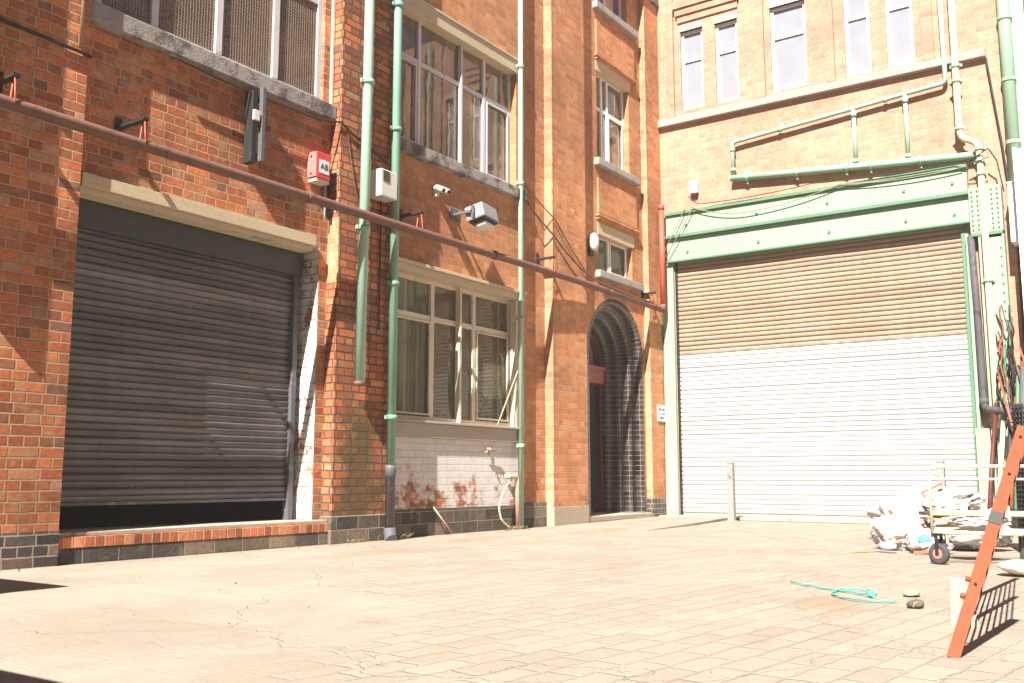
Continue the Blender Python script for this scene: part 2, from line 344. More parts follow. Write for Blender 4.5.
def tag(o, label=None, cat=None, group=None, kind=None):
    if label: o['label'] = label
    if cat: o['category'] = cat
    if group: o['group'] = group
    if kind: o['kind'] = kind
    return o
def wloc(o):
    v = Vector()
    while o: v += o.location; o = o.parent
    return v
def obj(name, b, mat, parent=None, loc=(0, 0, 0)):
    me = bpy.data.meshes.new(name)
    off = wloc(parent) if parent else Vector(loc)
    bmesh.ops.recalc_face_normals(b.b, faces=b.b.faces)
    for v in b.b.verts: v.co -= off
    b.b.to_mesh(me); b.b.free(); me.materials.append(mat)
    o = bpy.data.objects.new(name, me); COL.objects.link(o)
    if parent: o.parent = parent
    else: o.location = loc
    return o
def empty(name, loc, label, cat, group=None):
    o = bpy.data.objects.new(name, None); COL.objects.link(o); o.location = loc; o.empty_display_size = .1
    return tag(o, label, cat, group)
def copy_tree(o, dx, parent=None):
    c = o.copy(); COL.objects.link(c)
    if parent: c.parent = parent
    else: c.location = Vector(o.location) + Vector(dx)
    for ch in list(o.children): copy_tree(ch, dx, c)
    return c
def clean(o):   # normals already made consistent per shell
    return o

# axis mapping for walls: 'y' -> wall plane y = c, seen from -y ; 'x' -> wall plane x = c, seen from -x
def mp(ax, u, c, z): return (u, c, z) if ax == 'y' else (c, u, z)
def bx(b, ax, u0, u1, c0, c1, z0, z1, bev=0.):
    if ax == 'y': b.box(u0, u1, c0, c1, z0, z1, bev)
    else: b.box(c0, c1, u0, u1, z0, z1, bev)
def sheet(b, ax, c, u0, u1, z0, z1, holes=(), depth=.12):
    us = sorted({u0, u1, *[h[0] for h in holes], *[h[1] for h in holes]})
    zs = sorted({z0, z1, *[h[2] for h in holes], *[h[3] for h in holes]})
    us = [u for u in us if u0 <= u <= u1]; zs = [z for z in zs if z0 <= z <= z1]
    for a, d in zip(us, us[1:]):
        for e, f in zip(zs, zs[1:]):
            m, n = (a + d) / 2, (e + f) / 2
            if any(h[0] < m < h[1] and h[2] < n < h[3] for h in holes): continue
            b.quad(mp(ax, a, c, e), mp(ax, d, c, e), mp(ax, d, c, f), mp(ax, a, c, f))
    for h in holes:
        if len(h) > 4 and h[4] == 0: continue
        dd = h[4] if len(h) > 4 else depth
        a, d, e, f = h[:4]; k = c + dd; f = min(f, z1)
        b.quad(mp(ax, a, c, e), mp(ax, a, k, e), mp(ax, a, k, f), mp(ax, a, c, f))
        b.quad(mp(ax, d, c, e), mp(ax, d, k, e), mp(ax, d, k, f), mp(ax, d, c, f))
        b.quad(mp(ax, a, c, e), mp(ax, d, c, e), mp(ax, d, k, e), mp(ax, a, k, e))
        if f < z1: b.quad(mp(ax, a, c, f), mp(ax, d, c, f), mp(ax, d, k, f), mp(ax, a, k, f))

YF, YA, YB, YC = 7.0, 7.15, 7.13, 7.10
HL = 8.7          # parapet height
XW = 14.62        # right-hand building face

# ------------------------------------------------------------------ ground
g = B()
g.quad((-60, -60, 0), (90, -60, 0), (90, 60, 0), (-60, 60, 0))
tag(obj('ground', g, M_GROUND), 'pale sunlit yard of worn paving and cement', None, None, 'structure')

# ------------------------------------------------------------------ left building
LB = empty('brick_factory', (0, 7.2, 0), 'old red brick factory with grey roller shutter, tall windows and dark arched doorway', 'building')
def wall(name, b, mat, parent=LB): return obj(name, b, mat, parent)
PL = .32          # plinth height
# first pier (continues out of view to the left)
b = B(); b.box(-6, 4.21, YF, YF + .6, .26, HL); wall('pier', b, M_OLD)
b = B(); b.box(-6, 4.213, YF - .003, YF + .6, 0, .26); wall('plinth', b, M_BLUE)
# bay over the roller shutter
b = B(); sheet(b, 'y', YA, 4.21, 7.05, 0, HL, [(4.29, 6.93, 0, 2.98, 0), (4.34, 6.93, 4.5, 6.6, .12)])
wall('wall', b, M_OLD)
b = B()
for u in (4.29, 6.93):
    b.quad((u, YA, .23), (u, YA + .34, .23), (u, YA + .34, 2.98), (u, YA, 2.98))
b.quad((4.29, YA, 2.98), (6.93, YA, 2.98), (6.93, YA + .34, 2.98), (4.29, YA + .34, 2.98))
wall('door_jamb', b, M_WJAMB)
# threshold of the shutter opening
b = B(); b.box(4.213, 7.047, YF + .035, YA + .2, .0, .12, .006); wall('plinth', b, M_PLINTH)
b = B(); b.box(4.216, 7.046, YF + .03, YA + .25, .121, .203, .004); wall('brick_sill', b, M_SOLD)
b = B(); b.box(4.22, 7.044, YF + .065, YA + .5, .204, .235, .004); wall('door_sill', b, M_CONC)
# timber lintel over the shutter
b = B(); b.box(4.27, 6.82, YA - .075, YA + .1, 2.955, 3.065, .006); b.box(4.27, 6.80, YA - .045, YA + .12, 2.905, 2.953, .004); wall('timber_lintel', b, M_TIMBER)
# roller shutter
def laths(ax, u0, u1, c, z0, z1, pitch, depth, lapped=False):
    b = B(); prev = None; z = z0; prof = [(0, .0), (.08, .25), (.3, .6), (.6, .85), (.78, 1.), (.86, .92), (.93, .5), (.97, .1), (1., 0)]
    if lapped: prof = [(0, .1), (.09, .1), (.13, .55), (.4, .9), (.75, 1.), (.95, .8), (1, .1)]
    nx = 14
    pts = []
    n = int(round((z1 - z0) / pitch))
    for i in range(n):
        zb = z0 + (z1 - z0) * i / n; ph = (z1 - z0) / n
        j = random.uniform(-.0012, .0012)
        for t, d in prof[:-1]: pts.append((zb + t * ph, c - d * depth + j))
    pts.append((z1, c))
    def off(u, z): return noise.noise(Vector((u * 1.1, z * .9, c))) * .012 + noise.noise(Vector((u * 3.1, z * 5, c + 4))) * .004
    rows = [[b.b.verts.new(mp(ax, u0 + (u1 - u0) * i / nx, cc + off(u0 + (u1 - u0) * i / nx, zz), zz + .3 * off(u0 + (u1 - u0) * i / nx + 9, zz))) for i in range(nx + 1)] for zz, cc in pts]
    for ra, rb in zip(rows, rows[1:]):
        for i in range(nx): b.b.faces.new((ra[i], ra[i + 1], rb[i + 1], rb[i]))
    for f in b.b.faces: f.smooth = True
    return b
YS = YA + .25
sh = obj('roller_shutter', laths('y', 4.325, 6.80, YS, .447, 2.72, .060, .020), M_SHUT, LB)
b = B(); b.box(4.325, 6.80, YS - .022, YS + .01, .425, .452, .004); obj('bottom_bar', b, M_GREYPIPE, sh)
b = B(); b.box(4.31, 6.86, YS - .10, YS + .12, 2.68, 2.952, .006); obj('shutter_hood', b, M_HOOD, sh)
b = B(); b.box(6.80, 6.86, YS - .05, YS + .03, .235, 2.68, .004); obj('guide_rail', b, M_GREYPIPE, sh)
b = B(); b.box(4.29, 4.325, YS - .05, YS + .03, .235, 2.68, .004); obj('guide_rail', b, M_GREYPIPE, sh)
# second pier
b = B(); b.box(7.05, 7.90, YF, YF + .4, .27, HL); wall('pier', b, M_PIL)
b = B(); b.box(7.04, 7.905, YF - .006, YF + .3, 0, .27, .006); wall('plinth', b, M_PLINTH)
# window bay
W2 = (8.0, 10.47, 4.45, 6.12); W3 = (8.0, 10.50, 1.28, 2.97)
b = B(); sheet(b, 'y', YB, 7.90, 11.17, 1.14, HL, [(*W2, .13), (*W3, .15)], )
b.quad((10.505, YB, PL), (11.17, YB, PL), (11.17, YB, 1.14), (10.505, YB, 1.14))
wall('wall', b, M_ORG)
b = B(); b.quad((7.90, YB, .30), (10.505, YB, .30), (10.505, YB, 1.14), (7.90, YB, 1.14)); wall('painted_wall', b, M_WPAINT)
b = B(); b.box(7.90, 10.47, YB - .012, YB + .1, 0, .30, .004); b.box(10.48, 11.17, YB - .02, YB + .1, 0, PL, .004); wall('plinth', b, M_PLINTH)
# third pier
b = B(); b.box(11.17, 12.08, YF, YF + .4, PL * .8, HL); wall('pier', b, M_ORG)
b = B(); b.box(11.165, 12.085, YF - .008, YF + .35, 0, PL * .8, .004); wall('plinth', b, M_STEP)
# entrance bay with three small windows and the arch
AC, AR, AZ = 13.15, .90, 2.47
SW = [(12.62, 13.68, 7.98, 8.6), (12.62, 13.68, 5.46, 6.93), (12.62, 13.72, 3.72, 4.33)]
b = B(); sheet(b, 'y', YC, 12.08, 14.10, 3.37, HL, [(*h, .12) for h in SW])
# masonry around the arch
N = 24; prev = None
for i in range(N + 1):
    a = math.pi * i / N; x = AC - AR * math.cos(a); z = AZ + AR * math.sin(a)
    if prev: b.quad((prev[0], YC, prev[1]), (x, YC, z), (x, YC, 3.37 + 1e-4), (prev[0], YC, 3.37 + 1e-4))
    prev = (x, z)
b.quad((12.08, YC, .1), (AC - AR, YC, .1), (AC - AR, YC, 3.37), (12.08, YC, 3.37))
b.quad((AC + AR, YC, .1), (14.10, YC, .1), (14.10, YC, 3.37), (AC + AR, YC, 3.37))
wall('wall', b, M_ORG)
b = B(); b.box(14.10, XW, YF, YF + .4, PL, HL); wall('pier', b, M_ORG)
b = B(); b.box(14.095, XW, YF - .008, YF + .35, 0, PL, .004); wall('plinth', b, M_BLUE)
# blind brick panels between the small windows
for z0, z1 in ((7.14, 7.70), (4.62, 5.16)): b = B(); b.box(12.60, 13.85, YC - .035, YC, z0, z1); wall('brick_panel', b, M_ORG)
for z in (7.10, 4.56): b = B(); b.box(12.56, 13.9, YC - .06, YC, z, z + .035); b.box(12.58, 13.87, YC - .045, YC, z - .04, z + .001); wall('brick_moulding', b, M_ORG)
# arch surround: four stepped bullnose orders swept round the opening
ab = B(); uvl = ab.b.loops.layers.uv.new('UVMap')
prof = []   # (inset of radius, depth)
st, dp = .095, .15
for k in range(4):
    r0, d0 = k * st, k * dp
    for j in range(5):    # quarter round nose
        t = j / 4 * math.pi / 2; rr = .035
        prof.append((r0 + rr * (1 - math.cos(t)) + 0.0, d0 + rr * (1 - math.sin(t)) if False else d0 + rr * math.sin(t)) if False else (r0 + st - rr - (0) - (st - rr) + (st - rr) * 0 + rr * 0, d0) if False else None)
prof = []
for k in range(4):
    r0, d0, rr = k * st, k * dp, .04
    prof.append((r0, d0))                                   # start of the face
    for j in range(6):
        t = j / 5 * math.pi / 2
        prof.append((r0 + st - rr + rr * math.sin(t), d0 + rr - rr * math.cos(t)))
    prof.append((r0 + st, d0 + dp))
path = [(-1, 0, .10)]
pts = []
def arch_pt(s_, inset):
    R_ = AR - inset; jam = AZ - .10
    L1 = jam; L2 = L1 + math.pi * AR
    if s_ <= L1: return AC - R_, .10 + s_
    if s_ <= L2:
        a = (s_ - L1) / AR; return AC - R_ * math.cos(a), AZ + R_ * math.sin(a)
    return AC + R_, AZ - (s_ - L2)
Ltot = 2 * (AZ - .10) + math.pi * AR
ss = [0, (AZ - .1) / 2, AZ - .1] + [AZ - .1 + math.pi * AR * i / 40 for i in range(1, 41)] + [AZ - .1 + math.pi * AR + (AZ - .1) / 2, Ltot]
vl = [0]
for p, q in zip(prof, prof[1:]): vl.append(vl[-1] + math.hypot(p[0] - q[0], p[1] - q[1]))
grid = [[ab.b.verts.new((arch_pt(s_, ins)[0], YC + d, arch_pt(s_, ins)[1])) for ins, d in prof] for s_ in ss]
for i in range(len(ss) - 1):
    for j in range(len(prof) - 1):
        f = ab.b.faces.new((grid[i][j], grid[i + 1][j], grid[i + 1][j + 1], grid[i][j + 1])); f.smooth = True
        for lp, (si, vi) in zip(f.loops, ((i, j), (i + 1, j), (i + 1, j + 1), (i, j + 1))): lp[uvl].uv = (vl[vi] * (.25 / (vl[8])) , ss[si])
ao = obj('arch_surround', ab, M_GLAZE, LB)
YD = YC + 4 * dp; RI = AR - 4 * st
b = B(); b.box(12.083, 14.093, YF + .01, YD + .3, 0.02, .10, .01); wall('doorstep', b, M_STEP)
# door frame, fanlight, open dark doorway
b = B()
b.box(AC - RI, AC - RI + .06, YD - .05, YD + .04, .1, 2.1); b.box(AC + RI - .06, AC + RI, YD - .05, YD + .04, .1, 2.1)
df = wall('door_frame', b, M_MAROON)
b = B(); b.box(AC - RI, AC + RI, YD - .09, YD + .05, 2.12, 2.34, .012); b.box(AC - RI, AC + RI, YD - .12, YD + .05, 2.335, 2.385, .005); obj('transom', b, M_TRANS, df)
b = B(); seg = 20
for (ri, ro, ya, yb) in ((RI - .07, RI + .002, YD - .06, YD + .04),):
    for i in range(seg):
        a0, a1 = math.pi * i / seg, math.pi * (i + 1) / seg
        P = lambda r, a, y: (AC - r * math.cos(a), y, AZ + r * math.sin(a))
        b.quad(P(ri, a0, ya), P(ri, a1, ya), P(ro, a1, ya), P(ro, a0, ya)); b.quad(P(ri, a0, ya), P(ri, a1, ya), P(ri, a1, yb), P(ri, a0, yb))
    for sg in (-1, 1): b.box(AC + sg * (RI - .07), AC + sg * RI, YD - .06, YD + .04, 2.386, AZ)
obj('fanlight_frame', b, M_MAROON, df)
b = B(); vs = [b.b.verts.new((AC - (RI - .03) * math.cos(math.pi * i / seg), YD, AZ + (RI - .03) * math.sin(math.pi * i / seg))) for i in range(seg + 1)]
vs += [b.b.verts.new((AC + RI - .03, YD, 2.386)), b.b.verts.new((AC - RI + .03, YD, 2.386))]; b.b.faces.new(vs); obj('fanlight_pane', b, M_GLASS, df)
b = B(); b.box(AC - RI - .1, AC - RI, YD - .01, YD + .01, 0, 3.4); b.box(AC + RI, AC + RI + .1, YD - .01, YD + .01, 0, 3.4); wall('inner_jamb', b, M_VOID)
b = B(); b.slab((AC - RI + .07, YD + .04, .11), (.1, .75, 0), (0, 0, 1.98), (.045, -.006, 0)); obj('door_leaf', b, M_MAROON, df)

# small windows' stone sills and painted lintels
def window(parent, ax, c, u0, u1, z0, z1, mull, trans, fmat, gmat, fw=.05, fd=.05, recess=.10, extra_bars=()):
    b = B(); k = c + recess; a = fw
    bx(b, ax, u0, u0 + a, k, k + fd, z0, z1); bx(b, ax, u1 - a, u1, k, k + fd, z0, z1)
    bx(b, ax, u0 + a, u1 - a, k, k + fd, z0, z0 + a); bx(b, ax, u0 + a, u1 - a, k, k + fd, z1 - a, z1)
    for m in mull: bx(b, ax, m - a / 2, m + a / 2, k - .004, k + fd - .004, z0 + a, z1 - a)
    for t in trans: bx(b, ax, u0 + a, u1 - a, k + .003, k + fd + .003, t - a / 2, t + a / 2)
    for (p, q, r, s_, pr) in extra_bars: bx(b, ax, p, q, k - pr, k + .01, r, s_)
    w = obj('window', b, fmat, parent)
    b = B(); bx(b, ax, u0 + a * .5, u1 - a * .5, k + .028, k + .032, z0 + a * .5, z1 - a * .5); obj('pane', b, gmat, w)
    return w
def casement(u0, u1, z0, z1, a=.022):  # four bars of a casement leaf
    return [(u0, u0 + a, z0, z1, .012), (u1 - a, u1, z0, z1, .012), (u0 + a, u1 - a, z0, z0 + a, .012), (u0 + a, u1 - a, z1 - a, z1, .012)]
# window 1 with mesh guards
w1 = window(LB, 'y', YA, 4.34, 6.93, 4.5, 6.6, [4.92, 5.61, 6.30], [5.62], M_FRAME, M_GLASS, .07, .07, .035)
b = B(); z = 4.58; bars = []
x = 4.40
while x < 6.87: b.box(x, x + .0048, YA + .057, YA + .060, 4.56, 6.55); x += .031
z = 4.57
while z < 6.55: b.box(4.40, 6.87, YA + .0605, YA + .0625, z, z + .0048); z += .031
obj('mesh_guard', b, M_MESH, w1)
b = B(); b.box(4.24, 7.045, YA - .085, YA + .1, 4.335, 4.50, .012); obj('window_sill', b, M_STONE, w1)
b = B(); b.box(7.012, 7.04, YA - .035, YA - .005, 4.5, 6.6); obj('glazing_post', b, M_FRAME2, w1)
# window 2
w2 = window(LB, 'y', YB, *W2, [8.55, 9.86], [5.56], M_FRAME, M_GLASS, .048, .06, .09,
            casement(8.09, 8.50, 4.53, 5.52) + casement(9.91, 10.40, 4.53, 5.52) + [(9.33, 9.36, 4.5, 6.06, .03)])
b = B(); b.box(7.92, 10.60, YB - .095, YB + .09, 4.31, 4.45, .012); obj('window_sill', b, M_STONE, w2)
b = B(); b.box(7.95, 10.52, YB - .03, YB + .14, 6.07, 6.24, .006); b.box(7.95, 10.54, YB - .045, YB + .1, 6.242, 6.27, .003); obj('timber_lintel', b, M_TIMBER, w2)
# lower window
w3 = window(LB, 'y', YB, *W3, [8.86, 9.68], [2.50], M_FRAME2, M_GLASSD, .062, .06, .10,
            casement(8.06, 8.82, 1.36, 2.46) + [(9.32, 9.355, 1.28, 2.93, .06)] + casement(9.73, 10.42, 1.36, 2.46))
b = B(); b.box(7.92, 10.56, YB - .045, YB + .1, 1.09, 1.255, .008); b.box(7.92, 10.60, YB - .08, YB + .1, 1.257, 1.285, .004); obj('window_sill', b, M_CONC, w3)
b = B(); b.box(7.92, 10.58, YB - .06, YB + .1, 2.955, 3.03, .006); b.box(7.92, 10.60, YB - .085, YB + .1, 3.033, 3.075, .006); obj('timber_lintel', b, M_TIMBER, w3)
b = B(); b.box(10.455, 10.497, YB - .005, YB + .09, 1.29, 2.95, .004); obj('sunlit_jamb_strip', b, M_FRAME2, w3)  # cream strip stands in for the sunlit brick reveal
# stick leaning in the corner of the lower window belongs to the sill
b = B(); b.tube([(9.98, YB - .05, 1.29), (10.46, YB - .035, 2.02)], .010, 6); tag(obj('thin_stick', b, M_WOOD), 'thin pale stick leaning across the bottom corner of the lower window', 'stick')
for i, (u0, u1, z0, z1) in enumerate(SW):
    if i == 0: w = window(LB, 'y', YC, u0, u1, z0, z1, [13.1], [], M_WHITE, M_GLASS, .05)
    elif i == 1:
        w = window(LB, 'y', YC, u0, u1, z0, z1, [12.93, 13.12], [6.35], M_WHITE, M_GLASS, .05, .05, .09, casement(13.14, 13.62, 5.5, 6.32))
    else: w = window(LB, 'y', YC, u0, u1, z0, z1, [13.1], [], M_WHITE, M_GLASSD, .055, .05, .09, casement(13.14, 13.66, 3.78, 4.27))
    b = B(); b.box(u0 - .09, u1 + .25, YC - .085, YC + .09, z0 - .11, z0, .01); obj('window_sill', b, M_STONE2, w)
    if i: b = B(); b.box(u0 - .02, u1 + .06, YC - .012, YC + .14, z1 - .045, z1 + .14, .005); obj('timber_lintel', b, M_TIMBER, w)
# curtains and blinds behind the glass (parts of their windows)
def curtain(ax, u0, u1, c, z0, z1, amp=.03, wl=.13):
    b = B(); n = int((u1 - u0) / .02); pr = None
    for i in range(n + 1):
        u = u0 + (u1 - u0) * i / n; d = c + amp * math.sin(2 * math.pi * u / wl + math.sin(u * 5))
        if pr: b.quad(mp(ax, pr[0], pr[1], z0), mp(ax, u, d, z0), mp(ax, u, d, z1), mp(ax, pr[0], pr[1], z1))
        pr = (u, d)
    for f in b.b.faces: f.smooth = True
    return b
b = curtain('y', 8.0, 8.75, YB + .30, 4.4, 6.2); obj('curtain', b, M_CURT, w2)
b = curtain('y', 10.05, 10.5, YB + .30, 4.4, 6.2); obj('curtain', b, M_CURT, w2)
b = B()
z = 1.75
while z < 2.95: b.slab((9.22, YB + .25, z), (1.25, 0, 0), (0, .028, .012), (0, 0, .002)); z += .042
obj('venetian_blind', b, M_BLIND, w3)
b = B(); b.box(8.02, 8.86, YB + .22, YB + .23, 1.3, 2.95); obj('backing_board', b, M_DUST, w3)
b = B(); b.box(9.7, 10.4, YB + .20, YB + .21, 1.3, 1.72); obj('backing_board', b, M_DUST, w3)
b = B(); b.quad((8.86, YB + .45, 1.3), (9.7, YB + .45, 1.3), (9.7, YB + .45, 2.5), (8.86, YB + .45, 2.5)); obj('backing_board', b, M_CURT, w3)
b = B(); b.box(4.3, 7.0, YA + .5, YA + .52, 4.3, 6.6); obj('backing_board', b, M_INT, w1)
# back shell of the building: closes the interior
b = B(); b.box(-5.9, XW + 9, 10.4, 10.6, 0, HL); b.box(-5.9, XW + 9, YF + .3, 10.6, HL - .2, HL - .02); b.box(-5.9, -5.7, YF + .3, 10.5, 0, HL)
b.box(4.22, 14.6, YF + .42, 10.5, 3.55, 3.65); b.box(7.5, 7.6, YF + .42, 10.5, 0, HL - .2); b.box(11.6, 11.7, YF + .42, 10.5, 0, HL - .2)
wall('interior_shell', b, M_INT)
b = B(); b.box(-6, XW, YF - .04, YF + .5, HL, HL + .14, .01); wall('parapet_coping', b, M_STONE)

# ------------------------------------------------------------------ right building
RB = empty('gatehouse_building', (XW, 4.5, 0), 'sunlit orange brick building with tall narrow windows above a wide roller gate', 'building')
YE = 1.72
GW = (2.36, 6.76, .03, 4.17)
WR = [(6.18, 6.58, 6.75, 8.14), (5.57, 5.96, 6.74, 8.12), (4.45, 5.02, 6.72, 8.13), (3.49, 3.86, 6.70, 8.10), (2.87, 3.25, 6.68, 8.08)]
HR = 9.4
b = B(); sheet(b, 'x', XW, YE, 7.6, 0, HR, [(*GW, .3)] + [(*w, .11) for w in WR])
b.quad((XW, YE, 0), (XW + 6, YE, 0), (XW + 6, YE, HR), (XW, YE, HR)); wall('wall', b, M_PEACH, RB)
b = B(); b.box(XW + .001, XW + 6, YE + .01, YE + .03, 0, HR); b.box(XW + 3, XW + 3.1, YE, 8, 0, HR); b.box(XW + .3, XW + 6, YE, 8, HR - .1, HR); b.box(XW + .32, XW + 3, YE, 8, 5.4, 5.5); wall('interior_shell', b, M_INT, RB)
# vertical brick strips and corbels round the upper windows
for y0, y1 in ((6.70, 6.86), (5.12, 5.32), (4.02, 4.16), (2.60, 2.76)): b = B(); b.box(XW - .045, XW + .01, y0, y1, 6.66, HR - .01); wall('brick_strip', b, M_PEACH, RB)
for y0, y1 in ((5.55, 6.62), (3.4, 3.95)):
    b = B()
    for k, z in enumerate((8.30, 8.42, 8.54)): b.box(XW - .03 - .03 * k, XW + .01, y0 - .03 * k, y1 + .03 * k, z, z + .125)
    wall('brick_corbel', b, M_PEACH, RB)
b = B(); b.box(XW - .09, XW + .02, 1.93, 6.995, 6.515, 6.635, .01); wall('stone_band', b, M_BAND, RB)
for i, (y0, y1, z0, z1) in enumerate(WR):
    zt = 7.62
    w = window(RB, 'x', XW, y0, y1, z0, z1, [], [zt], M_WHITE, M_GLASSF, .045, .05, .05)
    b = B(); b.box(XW - .015, XW + .05, y0 - .01, y1 + .01, z1, z1 + (.16 if i == 2 else .10), .004); obj('lintel', b, M_WHITE if i == 2 else M_TIMBER, w)
    b = B(); b.box(XW + .30, XW + .32, y0 - .05, y1 + .05, z0 - .05, z1 + .05); obj('roller_blind', b, M_PLAST, w)
# steel lintel beams
b = B()
b.box(XW - .13, XW + .2, 2.26, 6.86, 4.60, 4.93); b.box(XW - .10, XW + .2, 2.26, 6.86, 4.18, 4.545)
bm_ = wall('lintel_beam', b, M_MINT, RB)
b = B(); b.box(XW - .17, XW + .1, 2.25, 6.87, 4.932, 4.985, .004); b.box(XW - .165, XW + .1, 2.25, 6.87, 4.548, 4.598, .004); b.box(XW - .13, XW + .2, 2.25, 6.87, 4.15, 4.178, .003)
obj('beam_flange', b, M_MINTD, bm_)
for y in (2.45, 3.1, 4.2, 5.3, 6.5):
    b = B(); b.tube([(XW - .145, y, 4.74), (XW - .125, y, 4.74)], .022, 8); obj('bolt', b, M_MINTD, bm_)
    b = B(); b.tube([(XW - .115, y, 4.30), (XW - .095, y, 4.30)], .022, 8); obj('bolt', b, M_MINTD, bm_)
# roller gate
gt = obj('roller_gate', laths('x', 2.40, 6.74, XW + .055, .085, 4.2, .072, .024, True), M_GATE, RB)
b = B(); b.box(XW + .03, XW + .07, 2.40, 6.74, .05, .085); obj('bottom_bar', b, M_CONC, gt)
b = B(); b.box(XW - .02, XW + .15, 2.33, 2.40, .05, 4.15, .004); obj('guide_rail', b, M_MINTD, gt)
b = B(); b.box(XW + .0, XW + .15, 6.742, 6.78, .05, 4.15, .004); obj('guide_rail', b, M_BLACK, gt)
b = B(); b.box(XW - .35, XW + .4, 2.2, 6.99, 0.003, .05, .01); tag(obj('threshold', b, M_CONC), 'low concrete threshold under the wide roller gate', None, None, 'structure')
b = B(); b.box(XW - .06, XW + .05, 6.785, 6.985, 1.30, 4.15, .006); wall('gate_post', b, M_MINT, RB)
b = B(); b.box(XW - .07, XW + .05, 6.78, 6.99, .05, 1.30, .01); wall('post_base', b, M_CONC, RB)
# riveted steel column on the right of the gate
b = B()
b.box(XW - .16, XW + .05, 1.84, 2.25, 3.98, 4.62, .006)         # head plate
sc_ = wall('steel_column', b, M_MINT, RB)
b = B()
b.box(XW - .14, XW - .10, 1.86, 2.10, .0, 3.90); b.box(XW - .16, XW + .05, 1.84, 1.87, .02, 3.93); b.box(XW - .16, XW + .05, 2.13, 2.16, .02, 3.93)
b.box(XW - .12, XW + .05, 2.29, 2.33, 1.3, 4.0)
obj('column_flange', b, M_MINT, sc_)
rv = [(y, 4.03 + k * .068, -.175, .012) for k in range(9) for y in (1.89, 1.96, 2.14, 2.21)] + [(y, .25 + k * .125, -.155, .011) for k in range(29) for y in (1.89, 2.08)]
for y, z, dx, rr in rv: b = B(); b.tube([(XW + dx, y, z), (XW + dx + .017, y, z)], rr, 6); obj('rivet', b, M_MINTD, sc_)
b = B(); b.box(XW - .17, XW + .05, 1.85, 2.25, 3.935, 3.978, .004); obj('bracket_plate', b, M_MINTD, sc_)
b = B(); b.box(XW - .13, XW + .03, 2.18, 2.36, .02, 1.30, .01); obj('post_base', b, M_CONC, sc_)

# ------------------------------------------------------------------ pipes
def pipe(name, label, pts, r, mat, collars=(), coll_r=1.35, clen=.05, group=None, cat='pipe', cmat=None, ears=None, br=.07):
    e = empty(name, pts[-1], label, cat, group)
    b = B(); b.tube(bend(pts, br), r, 14); obj('pipe_run', b, mat, e)
    for (p, d) in collars:
        p = Vector(p); d = Vector(d).normalized() * clen / 2
        b = B(); b.tube([p - d, p - d * .8, p + d * .8, p + d], [r * 1.15, r * coll_r, r * coll_r, r * 1.15], 14)
        if ears:
            q = Vector(ears); b.slab(p + q * (r * 1.75) - Vector((0, 0, .02)) - Vector((.004, .004, 0)), -q * (r * 3.5), (0, 0, .04), (.008, .008, 0) if abs(q.x) < .5 else (0, .03, 0))
        obj('collar', b, cmat or mat, e)
    return e
Z = (0, 0, 1)
pipe('drainpipe', 'pale green drainpipe cut off above the mossy brick pier', [(7.34, 6.9, 9.3), (7.33, 6.9, 4.6), (7.30, 6.9, 1.58)], .052, M_GREEN,
     [((7.335, 6.9, 4.82), Z), ((7.315, 6.9, 3.22), Z)], ears=(1, 0, 0), cat='drainpipe')
b = B(); b.tube([(7.30, 6.9, 1.62), (7.30, 6.9, 1.575)], .056, 14); tmp_ = [o for o in COL.objects if o.get('label', '').startswith('pale green drainpipe cut off')][0]; obj('cut_end', b, M_RUST, tmp_)
e = pipe('drainpipe', 'darker green drainpipe with grey lower end left of the tall windows', [(7.83, 6.93, 9.3), (7.83, 6.93, .72)], .047, M_DGREEN,
     [((7.83, 6.93, z), Z) for z in (5.9, 4.45, 2.72, 1.28)], ears=(1, 0, 0), cat='drainpipe')
b = B(); b.tube([(7.83, 6.93, .78), (7.83, 6.93, .74), (7.83, 6.93, .66), (7.83, 6.93, .655), (7.83, 6.93, .02)], [.060, .062, .060, .050, .050], 14); b.tube([(7.83, 6.93, .13), (7.83, 6.92, .02), (7.81, 6.88, .0)], [.062, .066, .066], 14)
obj('drain_foot', b, M_GREYPIPE, e)
pipe('drainpipe', 'slim green drainpipe right of the tall windows', [(10.27, 7.03, 9.3), (10.27, 7.03, 0.0)] if False else [(10.46, 7.05, 9.3), (10.46, 7.05, .02)], .034, M_GREEN,
     [((10.46, 7.05, z), Z) for z in (6.15, 4.52, 2.7, 1.05)], ears=(1, 0, 0), cat='drainpipe')
pipe('drainpipe', 'green drainpipe on the first brick pier beyond the left edge of the photo', [(3.17, 6.86, 9.3), (3.17, 6.86, 3.2), (3.17, 6.86, 2.3)], .065, M_GREEN, [((3.17, 6.86, 4.3), Z)], ears=(1, 0, 0), cat='drainpipe')
